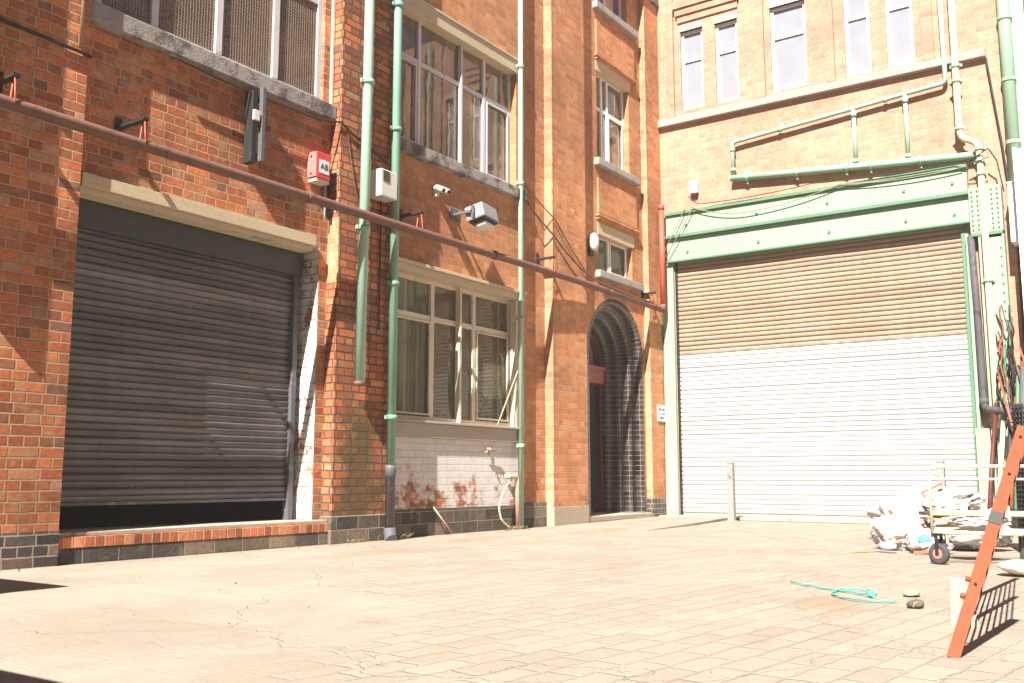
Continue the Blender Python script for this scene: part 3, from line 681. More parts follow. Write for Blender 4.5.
# long rusty pipe
e = pipe('overhead_pipe', 'long rusty red pipe running along the brick factory wall', [(-6, 6.76, 3.32), (3.5, 6.78, 3.312), (8, 6.82, 3.335), (11.5, 6.895, 3.385), (14.42, 6.905, 3.355), (14.42, 6.905, 3.45)], .047, M_RUST,
     [((6.45, 6.806, 3.327), (1, .01, 0)), ((9.6, 6.854, 3.358), (1, .02, .01)), ((12.6, 6.899, 3.374), (1, 0, 0))], cat='pipe', clen=.07, coll_r=1.2)
b = B(); b.tube([(14.42, 6.905, 3.40), (14.42, 6.905, 5.10)], .045, 14); b.tube([(14.42, 6.905, 5.04), (14.42, 6.905, 5.12)], .053, 14); obj('riser', b, M_RED, e)  # riser's brighter red puts the sun striking it into the colour
def bracket(x, y0, label):
    py = 6.78 + (x - 3.5) * (.115 / 8) if x < 11.5 else 6.90
    pz = 3.312 + (x - 3.5) * (.073 / 8) if x < 11.5 else 3.375
    e = empty('pipe_bracket', (x, y0, 3.57), label, 'bracket', 'brackets carrying the rusty overhead pipe')
    b = B(); b.box(x - .026, x + .026, py - .04, y0 - .0125, pz + .20, pz + .225); b.box(x - .03, x + .03, y0 - .012, y0, pz + .12, pz + .30); obj('arm', b, M_BLACK, e)
    b = B(); b.tube([(x - .01, py - .03, pz + .20), (x - .01, py - .055, pz + .02), (x, py, pz - .058), (x + .01, py + .055, pz + .02), (x + .01, py + .03, pz + .20)], .006, 6); obj('hanger', b, M_RED, e)
    return e
bracket(4.60, YA, 'black pipe bracket above the grey roller shutter')
bracket(8.15, YB, 'black pipe bracket beside the darker green drainpipe')
bracket(10.98, YB, 'black pipe bracket right of the slim green drainpipe')
bracket(14.05, YC, 'black pipe bracket beside the top of the arched doorway')
e = bracket(3.52, YF, 'black pipe bracket on the first pier at the left edge')
# pipework on the right building
XP = XW - .085
ys = (1, 0, 0)
pts = [(XP, 5.68, 5.99), (XP, 5.68, 5.42)]
net = empty('wall_pipework', (XW, 4, 5.4), 'loop of green horizontal pipes with short risers above the roller gate', 'pipework')
b = B(); b.tube(bend([(XP, 2.49, 9.3), (XP, 2.46, 6.24), (XP, 2.75, 6.22), (XP, 5.68, 5.99), (XP, 5.68, 5.40)], .08), .033, 12); obj('upper_pipe', b, M_GREEN, net)
b = B(); b.tube([(XP, 5.72, 5.40), (XP, 2.06, 5.10)], .052, 14); obj('lower_pipe', b, M_GREEN, net)
def zl(y): return 5.10 + (y - 2.06) * (.30 / 3.66)
def zu(y): return 6.22 - (y - 2.75) * (.23 / 2.93)
for y in (3.76, 3.02):
    b = B(); b.tube([(XP, y, zl(y)), (XP, y, zu(y))], .032, 12); b.tube([(XP, y, zl(y) + .05), (XP, y, zl(y) + .11)], .046, 12); b.tube([(XP, y, zu(y) - .14), (XP, y, zu(y) - .05)], .044, 12); obj('riser', b, M_GREEN, net)
for y in (5.45, 4.65, 3.9, 3.55, 2.85):
    b = B(); b.tube([(XP, y - .03, zl(y - .03)), (XP, y + .03, zl(y + .03))], .066, 14); b.box(XP, XW, y - .012, y + .012, zl(y) - .11, zl(y) - .06); obj('collar', b, M_GREEN, net)
for y in (4.9, 3.3):
    b = B(); b.tube([(XP, y - .025, zu(y - .025)), (XP, y + .025, zu(y + .025))], .044, 12); obj('collar', b, M_GREEN, net)
b = B(); b.tube([(XP, 5.68, 5.50), (XP, 5.68, 5.56)], .046, 12); b.tube([(XP, 5.68, 5.84), (XP, 5.68, 5.88)], .042, 12); obj('collar', b, M_GREEN, net)
XQ = XW - .17
dp_ = pipe('drainpipe', 'cream and green drainpipe with an offset bend right of the gate', [(XQ, 2.30, 9.3), (XQ, 2.31, 5.52), (XQ, 2.29, 5.36), (XQ, 2.10, 5.26), (XQ, 2.07, 5.1), (XQ, 2.07, 1.75), (XQ, 2.07, 1.3)], .046, M_CREAMP,
      [((XQ, 2.30, 6.42), Z), ((XQ, 2.31, 6.2), Z), ((XQ, 2.31, 5.5), Z), ((XQ, 2.07, 5.16), Z), ((XQ, 2.07, 4.98), Z), ((XQ, 2.07, 4.80), Z), ((XQ, 2.07, 3.30), Z)], ears=(0, 1, 0), cmat=M_GREEN, cat='drainpipe')
pipe('drainpipe', 'dark grey iron pipe turning right low beside the gate', [(XW - .12, 2.26, 3.95), (XW - .14, 2.235, 2.9), (XW - .16, 2.22, 1.56), (XW - .5, 1.95, 1.50), (XW - .55, 1.2, 1.46)], .047, M_BLUEROLL,
      [((XW - .16, 2.22, 1.66), Z), ((XW - .53, 1.72, 1.49), (0, 1, 0))], cat='drainpipe', clen=.09, br=.12)
e = pipe('drainpipe', 'fat pale green drainpipe on the outer corner of the right building', [(XW - .06, 1.66, 9.4), (XW - .06, 1.66, 4.35)], .085, M_MINT,
      [((XW - .06, 1.66, z), Z) for z in (8.9, 7.0, 6.1, 5.2)], cat='drainpipe', coll_r=1.15)
b = B(); b.box(XW - .02, XW + .05, 1.42, 1.60, 4.3, 9.4, .01); obj('box_gutter', b, M_MINT, e)

# ------------------------------------------------------------------ fittings on the left wall
b = B()
for xx, yy, z0, z1 in ((7.045, YA, 2.62, 3.30), (11.165, YB, .26, HL - .2), (14.095, YC, .33, HL - .2)): b = B(); b.box(xx, xx + .022, YF - .004, yy - .002, z0, z1); wall('sunlit_bullnose_strip', b, M_SUNQ)  # pale bullnose strips paint sunlight onto the returns facing the sun
e = empty('alarm_box', (6.85, YA, 3.77), 'red and white alarm box above the right end of the timber lintel', 'alarm box')
b = B(); b.box(6.735, 6.925, YA - .14, YA - .005, 3.64, 3.92, .012); o = obj('casing', b, M_REDBOX, e)
b = B(); b.box(6.727, 6.734, YA - .135, YA - .01, 3.655, 3.91); obj('side_cover', b, M_REDFADE, e)
b = B(); b.slab((6.74, YA - .13, 3.639), (.18, 0, 0), (0, .12, 0), (0, 0, -.028)); obj('underside_cover', b, M_PLAST, e)
b = B(); b.box(6.765, 6.90, YA - .144, YA - .1405, 3.70, 3.84); lab = obj('label_plate', b, M_LABEL, e)
def text(body, size, loc, rot, mat, parent, name='lettering'):
    cu = bpy.data.curves.new(name, 'FONT'); cu.body = body; cu.size = size; cu.extrude = .0008; cu.align_x = 'CENTER'; cu.align_y = 'CENTER'; cu.offset = size * .02
    t = bpy.data.objects.new(name, cu); COL.objects.link(t)
    dg = bpy.context.evaluated_depsgraph_get(); me = bpy.data.meshes.new_from_object(t.evaluated_get(dg)); bpy.data.objects.remove(t)
    o = bpy.data.objects.new(name, me); COL.objects.link(o); me.materials.clear(); me.materials.append(mat)
    o.parent = parent; o.location = Vector(loc) - wloc(parent); o.rotation_euler = rot; return o
text('AB', .085, (6.832, YA - .1462, 3.77), (R(90), 0, 0), M_INK, e)
b = B(); b.tube([(6.726, YA - .065, 3.87), (6.720, YA - .065, 3.87)], .012, 8); b.tube([(6.726, YA - .065, 3.69), (6.720, YA - .065, 3.69)], .012, 8); obj('screw', b, M_BLACK, e)

e = empty('conduit_run', (7.0, YA - .03, 3.2), 'dark conduit and white cable dropping beside the red alarm box', 'conduit')
b = B(); b.tube([(6.99, YA - .06, 3.80), (6.985, YA - .06, 3.3)], .016, 8); obj('dark_conduit', b, M_BLACK, e)
b = B(); b.tube([(6.955, YA - .04, 3.62), (6.955, YA - .04, 3.24)], .010, 8); obj('white_cable', b, M_PLAST, e)

e = empty('light_housing', (5.97, YA, 3.9), 'narrow dark upright metal lamp housing under the meshed window sill', 'light fitting')
b = B(); b.box(5.985, 6.03, YA - .17, YA - .12, 3.60, 4.33, .006); obj('front_channel', b, M_GREYPIPE, e)
b = B(); b.box(5.90, 5.96, YA - .13, YA - .02, 3.58, 4.28, .006); obj('back_channel', b, M_BLACK, e)
b = B(); b.box(5.89, 5.96, YA - .17, YA - .1415, 3.98, 4.08, .006); obj('white_cap', b, M_PLAST, e)
b = B(); b.box(5.92, 6.06, YA - .11, YA, 4.22, 4.26); b.box(5.92, 6.06, YA - .11, YA, 3.64, 3.68); obj('mounting_arm', b, M_BLACK, e)

e = empty('siren_box', (7.9, YF, 3.82), 'cream louvred box between the two left green drainpipes', 'alarm box')
b = B(); b.box(7.47, 7.73, YF - .19, YF - .005, 3.60, 3.90, .012); obj('casing', b, M_PLAST, e)
for k in range(6): b = B(); b.box(7.50, 7.60, YF - .196, YF - .191, 3.77 + k * .02, 3.78 + k * .02); obj('louvre', b, M_BLACK, e)
b = B(); b.tube([(7.66, YF - .02, 3.60), (7.66, YF - .02, 2.2)], .009, 6); obj('cable', b, M_BLACK, e)

e = empty('security_camera', (8.86, YB, 4.03), 'twin white security camera under the upper window sill', 'camera')
b = B(); b.box(8.68, 8.84, YB - .13, YB - .04, 4.01, 4.05, .01); obj('bracket', b, M_PLAST, e)
for x in (8.71, 8.80):
    b = B(); b.tube([(x, YB - .11, 4.0), (x - .015, YB - .18, 3.98), (x - .018, YB - .19, 3.975)], [.034, .034, .026], 14); o = obj('camera_head', b, M_PLAST, e)
    b = B(); b.tube([(x - .018, YB - .189, 3.975), (x - .020, YB - .198, 3.973)], .024, 12); obj('lens', b, M_BLACK, o)
b = B(); b.box(8.73, 8.78, YB - .05, YB, 3.94, 4.08, .004); obj('wall_plate', b, M_PLAST, e)

# floodlight: tilted metal box with a hooded lens
e = empty('floodlight', (9.72, YB, 3.85), 'grey square floodlight on the wall above the lower window', 'floodlight')
T = Matrix.Translation((9.33, YB - .22, 3.72)) @ Matrix.Rotation(R(-14), 4, 'X') @ Matrix.Rotation(R(8), 4, 'Z')
def tb(b, x0, x1, y0, y1, z0, z1, bev=.01):
    t = B(); t.box(x0, x1, y0, y1, z0, z1, bev); t.b.transform(T)
    me = bpy.data.meshes.new('tmp'); t.b.to_mesh(me); t.b.free(); b.b.from_mesh(me); bpy.data.meshes.remove(me)
b = B(); tb(b, -.19, .19, -.19, .06, -.02, .16, .015); obj('housing', b, M_GREYPIPE if False else painted('aluminium_housing', (.24, .25, .26), worn=(.12, .12, .12), wear=.6, rough=.5), e)
b = B(); tb(b, -.16, .16, -.18, .04, -.045, -.022, .004); obj('lens_rim', b, M_BLACK, e)
b = B(); tb(b, -.12, .12, -.15, .0, -.10, -.047, .02); obj('lens', b, M_PLAST, e)
b = B(); b.box(9.10, 9.13, YB - .30, YB, 3.79, 3.82); b.box(9.10, 9.13, YB - .31, YB - .28, 3.72, 3.87); b.box(9.04, 9.20, YB - .015, YB, 3.74, 3.88); obj('mounting_arm', b, M_GREYPIPE, e)

e = empty('bulkhead_lamp', (12.5, YC, 4.2), 'small oval white lamp beside the little window over the arch', 'lamp')
b = B(); bmesh.ops.create_uvsphere(b.b, u_segments=16, v_segments=10, radius=1, matrix=Matrix.Translation((12.36, YC - .08, 4.10)) @ Matrix.Diagonal((.075, .075, .14, 1)))
for f in b.b.faces: f.smooth = True
obj('lamp_cover', b, M_PLAST, e)
b = B(); b.box(12.31, 12.41, YC - .05, YC, 3.90, 4.02, .006); obj('base', b, M_BLACK, e)
e = empty('alarm_box', (XW, 6.38, 5.37), 'small white alarm box above the left end of the green beam', 'alarm box')
b = B(); b.box(XW - .09, XW - .01, 6.31, 6.45, 5.27, 5.48, .012); obj('casing', b, M_PLAST, e)
b = B(); b.box(XW - .07, XW - .01, 6.33, 6.43, 5.235, 5.268); obj('base', b, M_MAROON, e)
# sign by the arch
e = empty('wall_sign', (14.5, YF, 1.67), 'small pale blue sign with three short lines of text on the corner pier', 'sign')
b = B(); b.box(14.30, 14.60, YF - .015, YF - .003, 1.54, 1.80, .002); obj('board', b, M_SIGN, e)
for (z, mt, ws) in ((1.735, M_INK, ((14.33, 14.43), (14.46, 14.53))), (1.67, M_INKT, ((14.34, 14.40), (14.43, 14.55))), (1.60, M_INKB, ((14.38, 14.52),))):
    b = B()
    for (a, c) in ws:
        x = a
        while x < c - .008: b.box(x, x + .010, YF - .0175, YF - .0155, z - .014, z + .014 + random.choice((0, .004))); b.box(x, x + .016, YF - .0178, YF - .0158, z + random.choice((-.013, 0, .009)), z + random.choice((-.009, .004, .013))); x += .020
    obj('lettering', b, mt, e)

# cables
def cable(label, pts, r=.008, mat=M_BLACK, sag=0.):
    P = [Vector(p) for p in pts]; out = []
    for a, c in zip(P, P[1:]):
        for i in range(8):
            t = i / 8; q = a.lerp(c, t); q.z -= sag * 4 * t * (1 - t); out.append(q)
    out.append(P[-1]); b = B(); b.tube(out, r, 6)
    return tag(obj('cable', b, mat, None, tuple(P[0])) if False else obj('cable', b, mat), label, 'cable')
cable('black cable crossing the top of the first brick pier', [(2.5, YF - .02, 4.04), (3.57, YF - .02, 4.0), (4.19, YF - .02, 3.985), (4.23, YF - .01, 3.98)], .016)
cable('grey conduit standing up the right edge of the first pier', [(4.13, YF - .02, 9.3), (4.13, YF - .02, 4.02)], .015, M_MESH)
cable('black cable sagging over the second pier between the drainpipes', [(5.0, YA - .10, 4.30), (6.5, YA - .10, 4.26), (7.03, YF - .02, 4.30), (7.45, YF - .02, 4.16), (7.76, YF - .02, 4.06)], .011, M_BLACK, .02)
cable('thin red cable dropping diagonally on the second pier', [(7.12, YF - .012, 4.27), (7.24, YF - .012, 3.75), (7.36, YF - .012, 3.40)], .006, M_RUST)
cable('thin brown cable swooping from slim drainpipe to the rusty pipe', [(10.56, YB - .03, 4.42), (11.15, YF - .03, 3.95), (11.9, YF - .06, 3.58), (12.4, 6.86, 3.45), (14.0, 6.87, 3.42)], .012, M_RUST, .03)
cable('thin brown strand standing in for a cable shadow above the first by the slim drainpipe', [(10.56, YB - .03, 4.60), (11.20, YF - .03, 4.18), (12.0, YF - .03, 3.60)], .008, M_RUST, .02)  # strand put where the first cable only throws a shadow
cable('pale cable drooping along the upper green beam', [(XW - .19, 6.4, 5.02), (XW - .19, 5.5, 4.78), (XW - .19, 4.0, 4.98), (XW - .19, 2.3, 4.93)], .007, M_MESH, .05)
cable('dark cable tied along the top of the green beam', [(XW - .2, 6.42, 5.2), (XW - .2, 6.2, 5.03), (XW - .2, 4.4, 5.06), (XW - .2, 2.4, 5.0), (XW - .25, 1.95, 5.0)], .007, M_BLACK, .03)
cable('pale cable falling from the small alarm box to the corner', [(XW - .19, 6.45, 5.08), (XW - .19, 6.95, 4.2)], .007, M_MESH, .02)
cable('second pale cable falling to the corner from the beam', [(XW - .19, 6.3, 5.08), (XW - .19, 6.88, 4.2)], .007, M_MESH, .03)
cable('black cable slanting down the right building corner', [(XW - .03, 1.93, 6.5), (XW - .04, 1.80, 5.2), (XW - .1, 1.72, 4.3)], .016, M_BLACK)
cable('black cable looping round the top of the steel column', [(XW - .2, 2.2, 5.0), (XW - .26, 1.95, 5.12), (XW - .2, 1.86, 4.95), (XW - .18, 1.80, 4.5)], .010, M_BLACK)
# tap and hose at the foot of the slim drainpipe
e = empty('garden_hose', (10.1, 6.98, 0), 'looped yellow hose hanging from a pink pipe stub under the lower window', 'hose')
b = B(); pts = [(10.30, YB - .05, .62), (10.18, YB - .08, .58), (10.02, YB - .10, .45), (9.90, YB - .13, .28), (9.92, YB - .15, .14), (10.02, YB - .16, .07), (10.10, YB - .17, .03)]
b.tube(bend(pts, .05), .012, 8); obj('hose_loop', b, painted('yellow_hose', (.62, .48, .26), wear=.75), e)
b = B(); b.tube(bend([(10.20, YB - .02, .66), (10.20, YB - .06, .66), (10.40, YB - .06, .66), (10.42, YB - .06, .03)], .04), .032, 10); obj('pipe_stub', b, painted('pink_clay', (.60, .38, .28), wear=.65), e)
b = B(); b.tube([(9.72, YB - .09, 1.0), (9.80, YB - .05, .97), (9.95, YB - .06, .99)], .012, 6); b.tube([(9.74, YB - .04, .95), (9.86, YB - .06, 1.0)], .010, 6); b.tube([(9.80, YB - .04, .93), (9.86, YB - .02, 1.03)], .010, 6)
tag(obj('rope_knot', b, M_WOOD), 'knot of old rope hooked on the white painted brick under the window', 'rope')
b = B(); b.tube([(8.72, YB - .02, .36), (8.92, YB - .18, .02)], .010, 6); tag(obj('thin_stick', b, M_WOOD), 'short pale stick leaning on the dark plinth below the white painted brick', 'stick')

# ------------------------------------------------------------------ ground-level objects
def post(x, y, label):
    e = empty('bollard', (x, y, 0), label, 'bollard', 'short grey posts in front of the roller gate')
    b = B(); b.box(x - .05, x + .05, y - .048, y + .048, 0, .84, .012); obj('shaft', b, M_POST, e)
    b = B(); b.box(x - .052, x + .052, y - .05, y + .05, .842, .87, .01); obj('cap', b, M_POST, e)
    b = B(); b.tube([(x, y, 0), (x, y, .015)], .10, 12); obj('collar', b, M_CONC, e)
post(13.85, 5.60, 'grey post standing alone before the white part of the gate')
post(13.85, 2.70, 'grey post half hidden behind the white rubbish and cart')

# leaning orange steel panel seen edge-on
e = empty('steel_grille', (4.05, .78, 0), 'orange painted steel grille standing edge on at the right foreground', 'grille')
A = Vector((3.98, .772, 0)); D = Vector((1, .125, 0)).normalized(); UP = Vector((.42, -.235, .86))
un = UP.normalized(); nrm = D.cross(un).normalized()
for k, (t, wd) in enumerate(((0, .045), (.98, .03), (2.1, .035))):
    b = B(); p = A + D * t; side = Vector((-.19, 1, 0)).normalized(); side = (side - un * side.dot(un)).normalized()
    b.slab(p - side * wd / 2, side * wd, UP, D * (.012 if k == 0 else .02)); obj('stile', b, M_ORPAINT, e)
for k in range(8):
    f = .10 + k * .118; p = A + UP * f; b = B(); b.tube([p + D * .005, p + D * 2.1], .0048, 8); obj('bar', b, M_ORPAINT, e)
b = B(); side = Vector((-.19, 1, 0)).normalized(); side = (side - un * side.dot(un)).normalized()
b.slab(A + UP * .56 - side * .0240 - D * .003, side * .048, UP * .05, D * .018); obj('black_band', b, M_RUBBER, e)  # black band across the near stile
for f in (.30, .78, .95): b = B(); p = A + UP * f - D * .001; b.tube([p + side * .0, p - D * .004], .006, 8); obj('bolt_hole', b, M_VOID, e)
for f in (.24, .31): b = B(); p = A + UP * f; b.tube([p + side * .021, p + side * .038], .010, 8); obj('stud', b, M_ORPAINT, e)
# pallets behind it, just outside the picture, carry it
e = empty('pallet_stack', (5.4, 0, 0), 'stack of timber pallets the orange grille leans on', 'pallets')
for k in range(6):
    b = B(); z = k * .125
    for j in range(5): b.box(4.95, 6.05, -.72 + j * .25, -.60 + j * .25, z + .105, z + .124)
    for xx in (4.95, 5.45, 5.97): b.box(xx, xx + .08, -.72, .40, z + .002, z + .104)
    obj('pallet', b, M_WOOD, e)

# trolley
e = empty('hand_trolley', (8.25, 1.4, 0), 'low cream tubular platform trolley with red-hubbed wheels beside the white rubbish', 'trolley')
vd = Vector((8.2, 1.4, 0)).normalized(); sd = Vector((vd.y, -vd.x, 0))   # sd points right in view
O = Vector((8.08, 1.62, 0))
Lw, Dw = .60, .62
def tp(a, d, z): return O + sd * a + vd * d + Vector((0, 0, z))
b = B(); b.tube(bend([tp(-.04, 0, .20), tp(-.04, 0, .735), tp(.66, 0, .735)], .04), .013, 8); b.tube([tp(.66, 0, .735), tp(.66, 0, .2)], .013, 8)
b.tube([tp(-.04, 0, .64), tp(.66, 0, .64)], .009, 8); obj('handle_frame', b, M_CREAMP if False else painted('cream_tube', (.62, .55, .44), worn=(.4, .25, .15), wear=.6), e)
b = B()
for d in (0, Dw): b.tube([tp(-.04, d, .375), tp(.72, d, .375)], .012, 8)
b.tube([tp(-.04, 0, .375), tp(-.04, Dw, .375)], .012, 8); b.tube([tp(.72, 0, .375), tp(.72, Dw, .375)], .012, 8); obj('guard_rail', b, M_CREAMP, e)
b = B(); b.tube([tp(-.04, 0, .235), tp(.72, 0, .235), tp(.72, Dw, .235), tp(-.04, Dw, .235), tp(-.04, 0, .235)], .013, 8)
for k in range(1, 6): b.tube([tp(-.04, Dw * k / 6, .235), tp(.72, Dw * k / 6, .235)], .006, 6)
obj('deck', b, M_CREAMP, e)
for (a, d) in ((0, .0), (.0, Dw), (.62, 0.), (.62, Dw)):
    c = tp(a, d, .079)
    w = B(); ax = (sd * .5 + vd * .8).normalized() if d == 0 else (sd * .9 + vd * .3).normalized()
    w.tube([c - ax * .022, c - ax * .017, c + ax * .017, c + ax * .022], [.065, .078, .078, .065], 20); wh = obj('wheel', w, M_RUBBER, e)
    h_ = B(); h_.tube([c - ax * .027, c + ax * .027], .038, 14); obj('hub', h_, M_REDFADE, wh)
    f = B(); sx = ax.cross(Vector((0, 0, 1)))
    for q in (-1, 1): f.slab(c + ax * (.032 * q) - sx * .014 - Vector((0, 0, .01)), sx * .028, (0, 0, .145), ax * .004)
    f.slab(c - ax * .036 - sx * .03 + Vector((0, 0, .135)), ax * .072, sx * .06, (0, 0, .02)); obj('fork', f, M_BLACK, wh)

# rubbish
def crumple(name, label, cat, mat, c, size, seed, amp=.38, sub=5, group=None, rot=0):
    b = B(); bmesh.ops.create_icosphere(b.b, subdivisions=sub, radius=1)
    o = Vector((seed * 3.1, seed * 1.7, seed))
    for v in b.b.verts:
        p = v.co.copy(); w_ = p + Vector((noise.noise(p * 2 + o), noise.noise(p * 2 - o), noise.noise(p * 2 + o * 2))) * .35
        n = noise.noise(p * 1.2 + o) * amp * 1.1 + (.5 - abs(noise.noise(w_ * 2.3 + o)) * 2) * amp * .45 + (.5 - abs(noise.noise(w_ * 5.1 + o)) * 2) * amp * .22 + (.5 - abs(noise.noise(w_ * 10.3 + o)) * 2) * amp * .09
        p *= (1 + n - amp * .3); p.x = math.copysign(abs(p.x) ** .85, p.x)
        x, y = p.x * size[0], p.y * size[1]; cr, sr = math.cos(rot), math.sin(rot)
        v.co = Vector((c[0] + x * cr - y * sr, c[1] + x * sr + y * cr, max(.004, c[2] + p.z * size[2])))
    for f in b.b.faces: f.smooth = True
    return tag(obj(name, b, mat), label, cat, group)
G = 'white rubbish heaped by the gate'
crumple('rubbish_bag', 'large white plastic bag at the top of the rubbish heap', 'bag', M_BAG, (10.2, 2.02, .42), (.32, .36, .17), 1, group=G)
crumple('rubbish_bag', 'white bag slumped at the left foot of the rubbish heap', 'bag', M_BAG, (9.55, 2.28, .13), (.24, .27, .16), 2, group=G)
crumple('rubbish_bag', 'tall white sheet bundle on the left slope of the heap', 'bag', M_BAG, (9.9, 2.26, .26), (.22, .22, .26), 3, .45, group=G)
crumple('rubbish_bag', 'white bag under the trolley handle behind its wheels', 'bag', M_BAG, (9.75, 1.66, .17), (.26, .32, .17), 4, group=G)
crumple('rubbish_bag', 'white bag at the right end of the heap behind the orange grille', 'bag', M_BAG, (10.35, 1.58, .22), (.22, .24, .15), 5, group=G)
crumple('rubbish_bag', 'small cream sack low in the middle of the heap', 'sack', M_BAG2, (9.35, 1.98, .10), (.16, .18, .11), 6, group=G)
crumple('rubbish_bag', 'small white bag in front of the heap beside the left wheel', 'bag', M_BAG, (9.15, 1.90, .08), (.14, .17, .08), 7, group=G)
crumple('crumpled_sheet', 'white plastic bundle stowed on the trolley deck', 'sheet', M_BAG, (8.55, 1.42, .30), (.16, .2, .06), 8)
crumple('rubbish_bag', 'flat white bag spread over the back of the heap', 'bag', M_BAG, (10.7, 2.3, .26), (.34, .5, .24), 9, group=G)
def plank(name, label, cat, mat, a, d, w, t, up=(0, 0, 1)):
    a, d = Vector(a), Vector(d); L = d - a; s_ = L.cross(Vector(up)).normalized() * w; n = L.cross(s_).normalized() * t
    b = B(); b.slab(a, L, s_, n); return tag(obj(name, b, mat), label, cat)
plank('cardboard_sheet', 'orange cardboard sheet sticking out of the rubbish heap', 'cardboard', M_CARD, (9.5, 2.05, .30), (9.7, 1.75, .27), .22, .02)
plank('black_tray', 'dark plastic tray wedged in the rubbish above the orange cardboard', 'tray', M_RUBBER, (9.45, 2.05, .35), (9.65, 1.72, .36), .16, .03)
plank('timber_stick', 'thin stick lying out to the left of the rubbish', 'stick', M_WOOD, (8.75, 2.52, .015), (9.35, 2.20, .10), .025, .02)
plank('timber_stick', 'dark stick poking up from the top of the heap', 'stick', M_RUSTW, (9.8, 2.32, .42), (10.0, 1.95, .60), .02, .02)
plank('timber_stick', 'brown stick lying in front of the heap by the wheel', 'stick', M_RUSTW, (8.95, 2.0, .03), (9.0, 1.72, .06), .03, .025)
crumple('teal_scrap', 'small teal plastic scrap at the foot of the rubbish', 'scrap', M_TEAL, (9.05, 1.93, .12), (.05, .06, .05), 11, sub=2)
crumple('blue_scrap', 'blue grey scrap at the lower left of the rubbish', 'scrap', M_BLUEP, (9.0, 2.22, .06), (.05, .09, .04), 12, sub=2)
crumple('white_roll', 'dirty white roll lying by the right trolley wheel', 'roll', M_BAG2, (7.45, .98, .06), (.15, .16, .05), 13, .2, sub=3)
# pale slab, brick ends
e_ = plank('concrete_slab', 'pale narrow slab lying on the ground behind the orange grille', 'slab', M_SKIN, (4.80, .93, .03), (6.75, 1.30, .03), .11, .05)
def rock(name, label, mat, c, s, seed):
    crumple(name, label, 'brick piece', mat, c, s, seed, .25, 2)
rock('brick_piece', 'dark brick lump lying left of the pale slab', M_PLINTH, (5.35, 1.20, .02), (.05, .045, .025), 21)
rock('brick_piece', 'yellowish brick chip beyond the dark brick lump', M_WOOD, (5.85, 1.33, .02), (.06, .05, .02), 22)
rock('brick_piece', 'pink brick chip under the shadow of the grille', M_REDFADE, (5.6, 1.0, .03), (.05, .03, .035), 23)

# turquoise rope on the ground
b = B(); ctrl = [(6.12, 2.10), (5.98, 1.93), (5.86, 1.75), (5.74, 1.58), (5.66, 1.50), (5.84, 1.52), (5.93, 1.60), (5.86, 1.72), (5.68, 1.72), (5.52, 1.62), (5.44, 1.50), (5.46, 1.38), (5.50, 1.32)]
pts = []
for i in range(len(ctrl) - 1):
    p0, p1, p2, p3 = [Vector((*ctrl[max(0, min(len(ctrl) - 1, i + k))], 0)) for k in (-1, 0, 1, 2)]
    for t in (0, .25, .5, .75):
        q = .5 * ((2 * p1) + (p2 - p0) * t + (2 * p0 - 5 * p1 + 4 * p2 - p3) * t * t + (3 * p1 - p0 - 3 * p2 + p3) * t ** 3); q.z = .012 + .004 * math.sin(i * 2 + t * 5); pts.append(q)
b.tube(pts, .0055, 6); b.tube([(5.64, 1.48, .015), (5.68, 1.52, .02), (5.70, 1.49, .015)], .013, 6); tag(obj('rope', b, M_ROPE), 'turquoise rope lying in a loop on the paving', 'rope')
# poles and mesh heaped at the right edge
def pole(label, a, d, r, mat): 
    b = B(); b.tube([a, tuple((Vector(a) + Vector(d)) / 2 + Vector((0, .01, 0))), d], r, 10); tag(obj('scrap_pole', b, mat), label, 'pole', 'scrap poles propped by the gate column')
pole('cream pole leaning nearest the steel column', (13.6, 2.02, 0), (14.30, 1.96, 1.55), .030, M_CREAMP)
pole('dark maroon pole leaning beside the cream pole', (13.5, 2.12, 0), (14.30, 2.05, 1.62), .026, M_MAROON)
pole('black pole between the maroon and green poles', (13.4, 1.88, 0), (14.35, 1.85, 1.9), .032, M_BLACK)
pole('dull green pole leaning at the right edge', (13.3, 1.78, 0), (14.35, 1.76, 2.1), .030, M_MINTD)
pole('orange rusty pole leaning at the right edge', (13.2, 1.83, 0), (14.40, 1.80, 2.0), .018, M_ORPAINT)
pole('grey thick pole at the far right of the bundle', (13.0, 1.66, 0), (14.2, 1.68, 2.2), .04, M_GREYPIPE)
pole('thin red pole crossing the top of the bundle', (13.6, 1.70, .9), (14.2, 2.0, 2.05), .014, M_RED)
# roll of wire mesh
e = empty('mesh_roll', (9.6, 1.18, 0), 'dark roll of wire mesh standing at the right edge', 'wire roll')
for (rr, nn) in ((.15, 30), (.11, 22)):
    b = B()
    for k in range(nn):
        a = 2 * math.pi * k / nn
        b.tube([(9.75 + rr * math.cos(a), 1.14 + rr * math.sin(a), 0), (9.78 + rr * math.cos(a + .25), 1.12 + rr * math.sin(a + .25), 1.3)], .007, 4)
    for k in range(32):
        z = .02 + k * .040; b.tube([(9.75 + .001 * k + rr * math.cos(2 * math.pi * j / 20), 1.14 + rr * math.sin(2 * math.pi * j / 20), z) for j in range(21)], .006, 4)
    obj('mesh_layer', b, M_BLACK, e)
b = B(); b.tube([(9.75, 1.14, 0), (9.78, 1.12, 1.27)], .085, 12); obj('netting_core', b, M_GREYPIPE, e)
e = empty('cable_tangle', (14.25, 1.85, 1.9), 'tangle of dark cables and scrap strips hanging beside the riveted column', 'cables')
rng = random.Random(5)
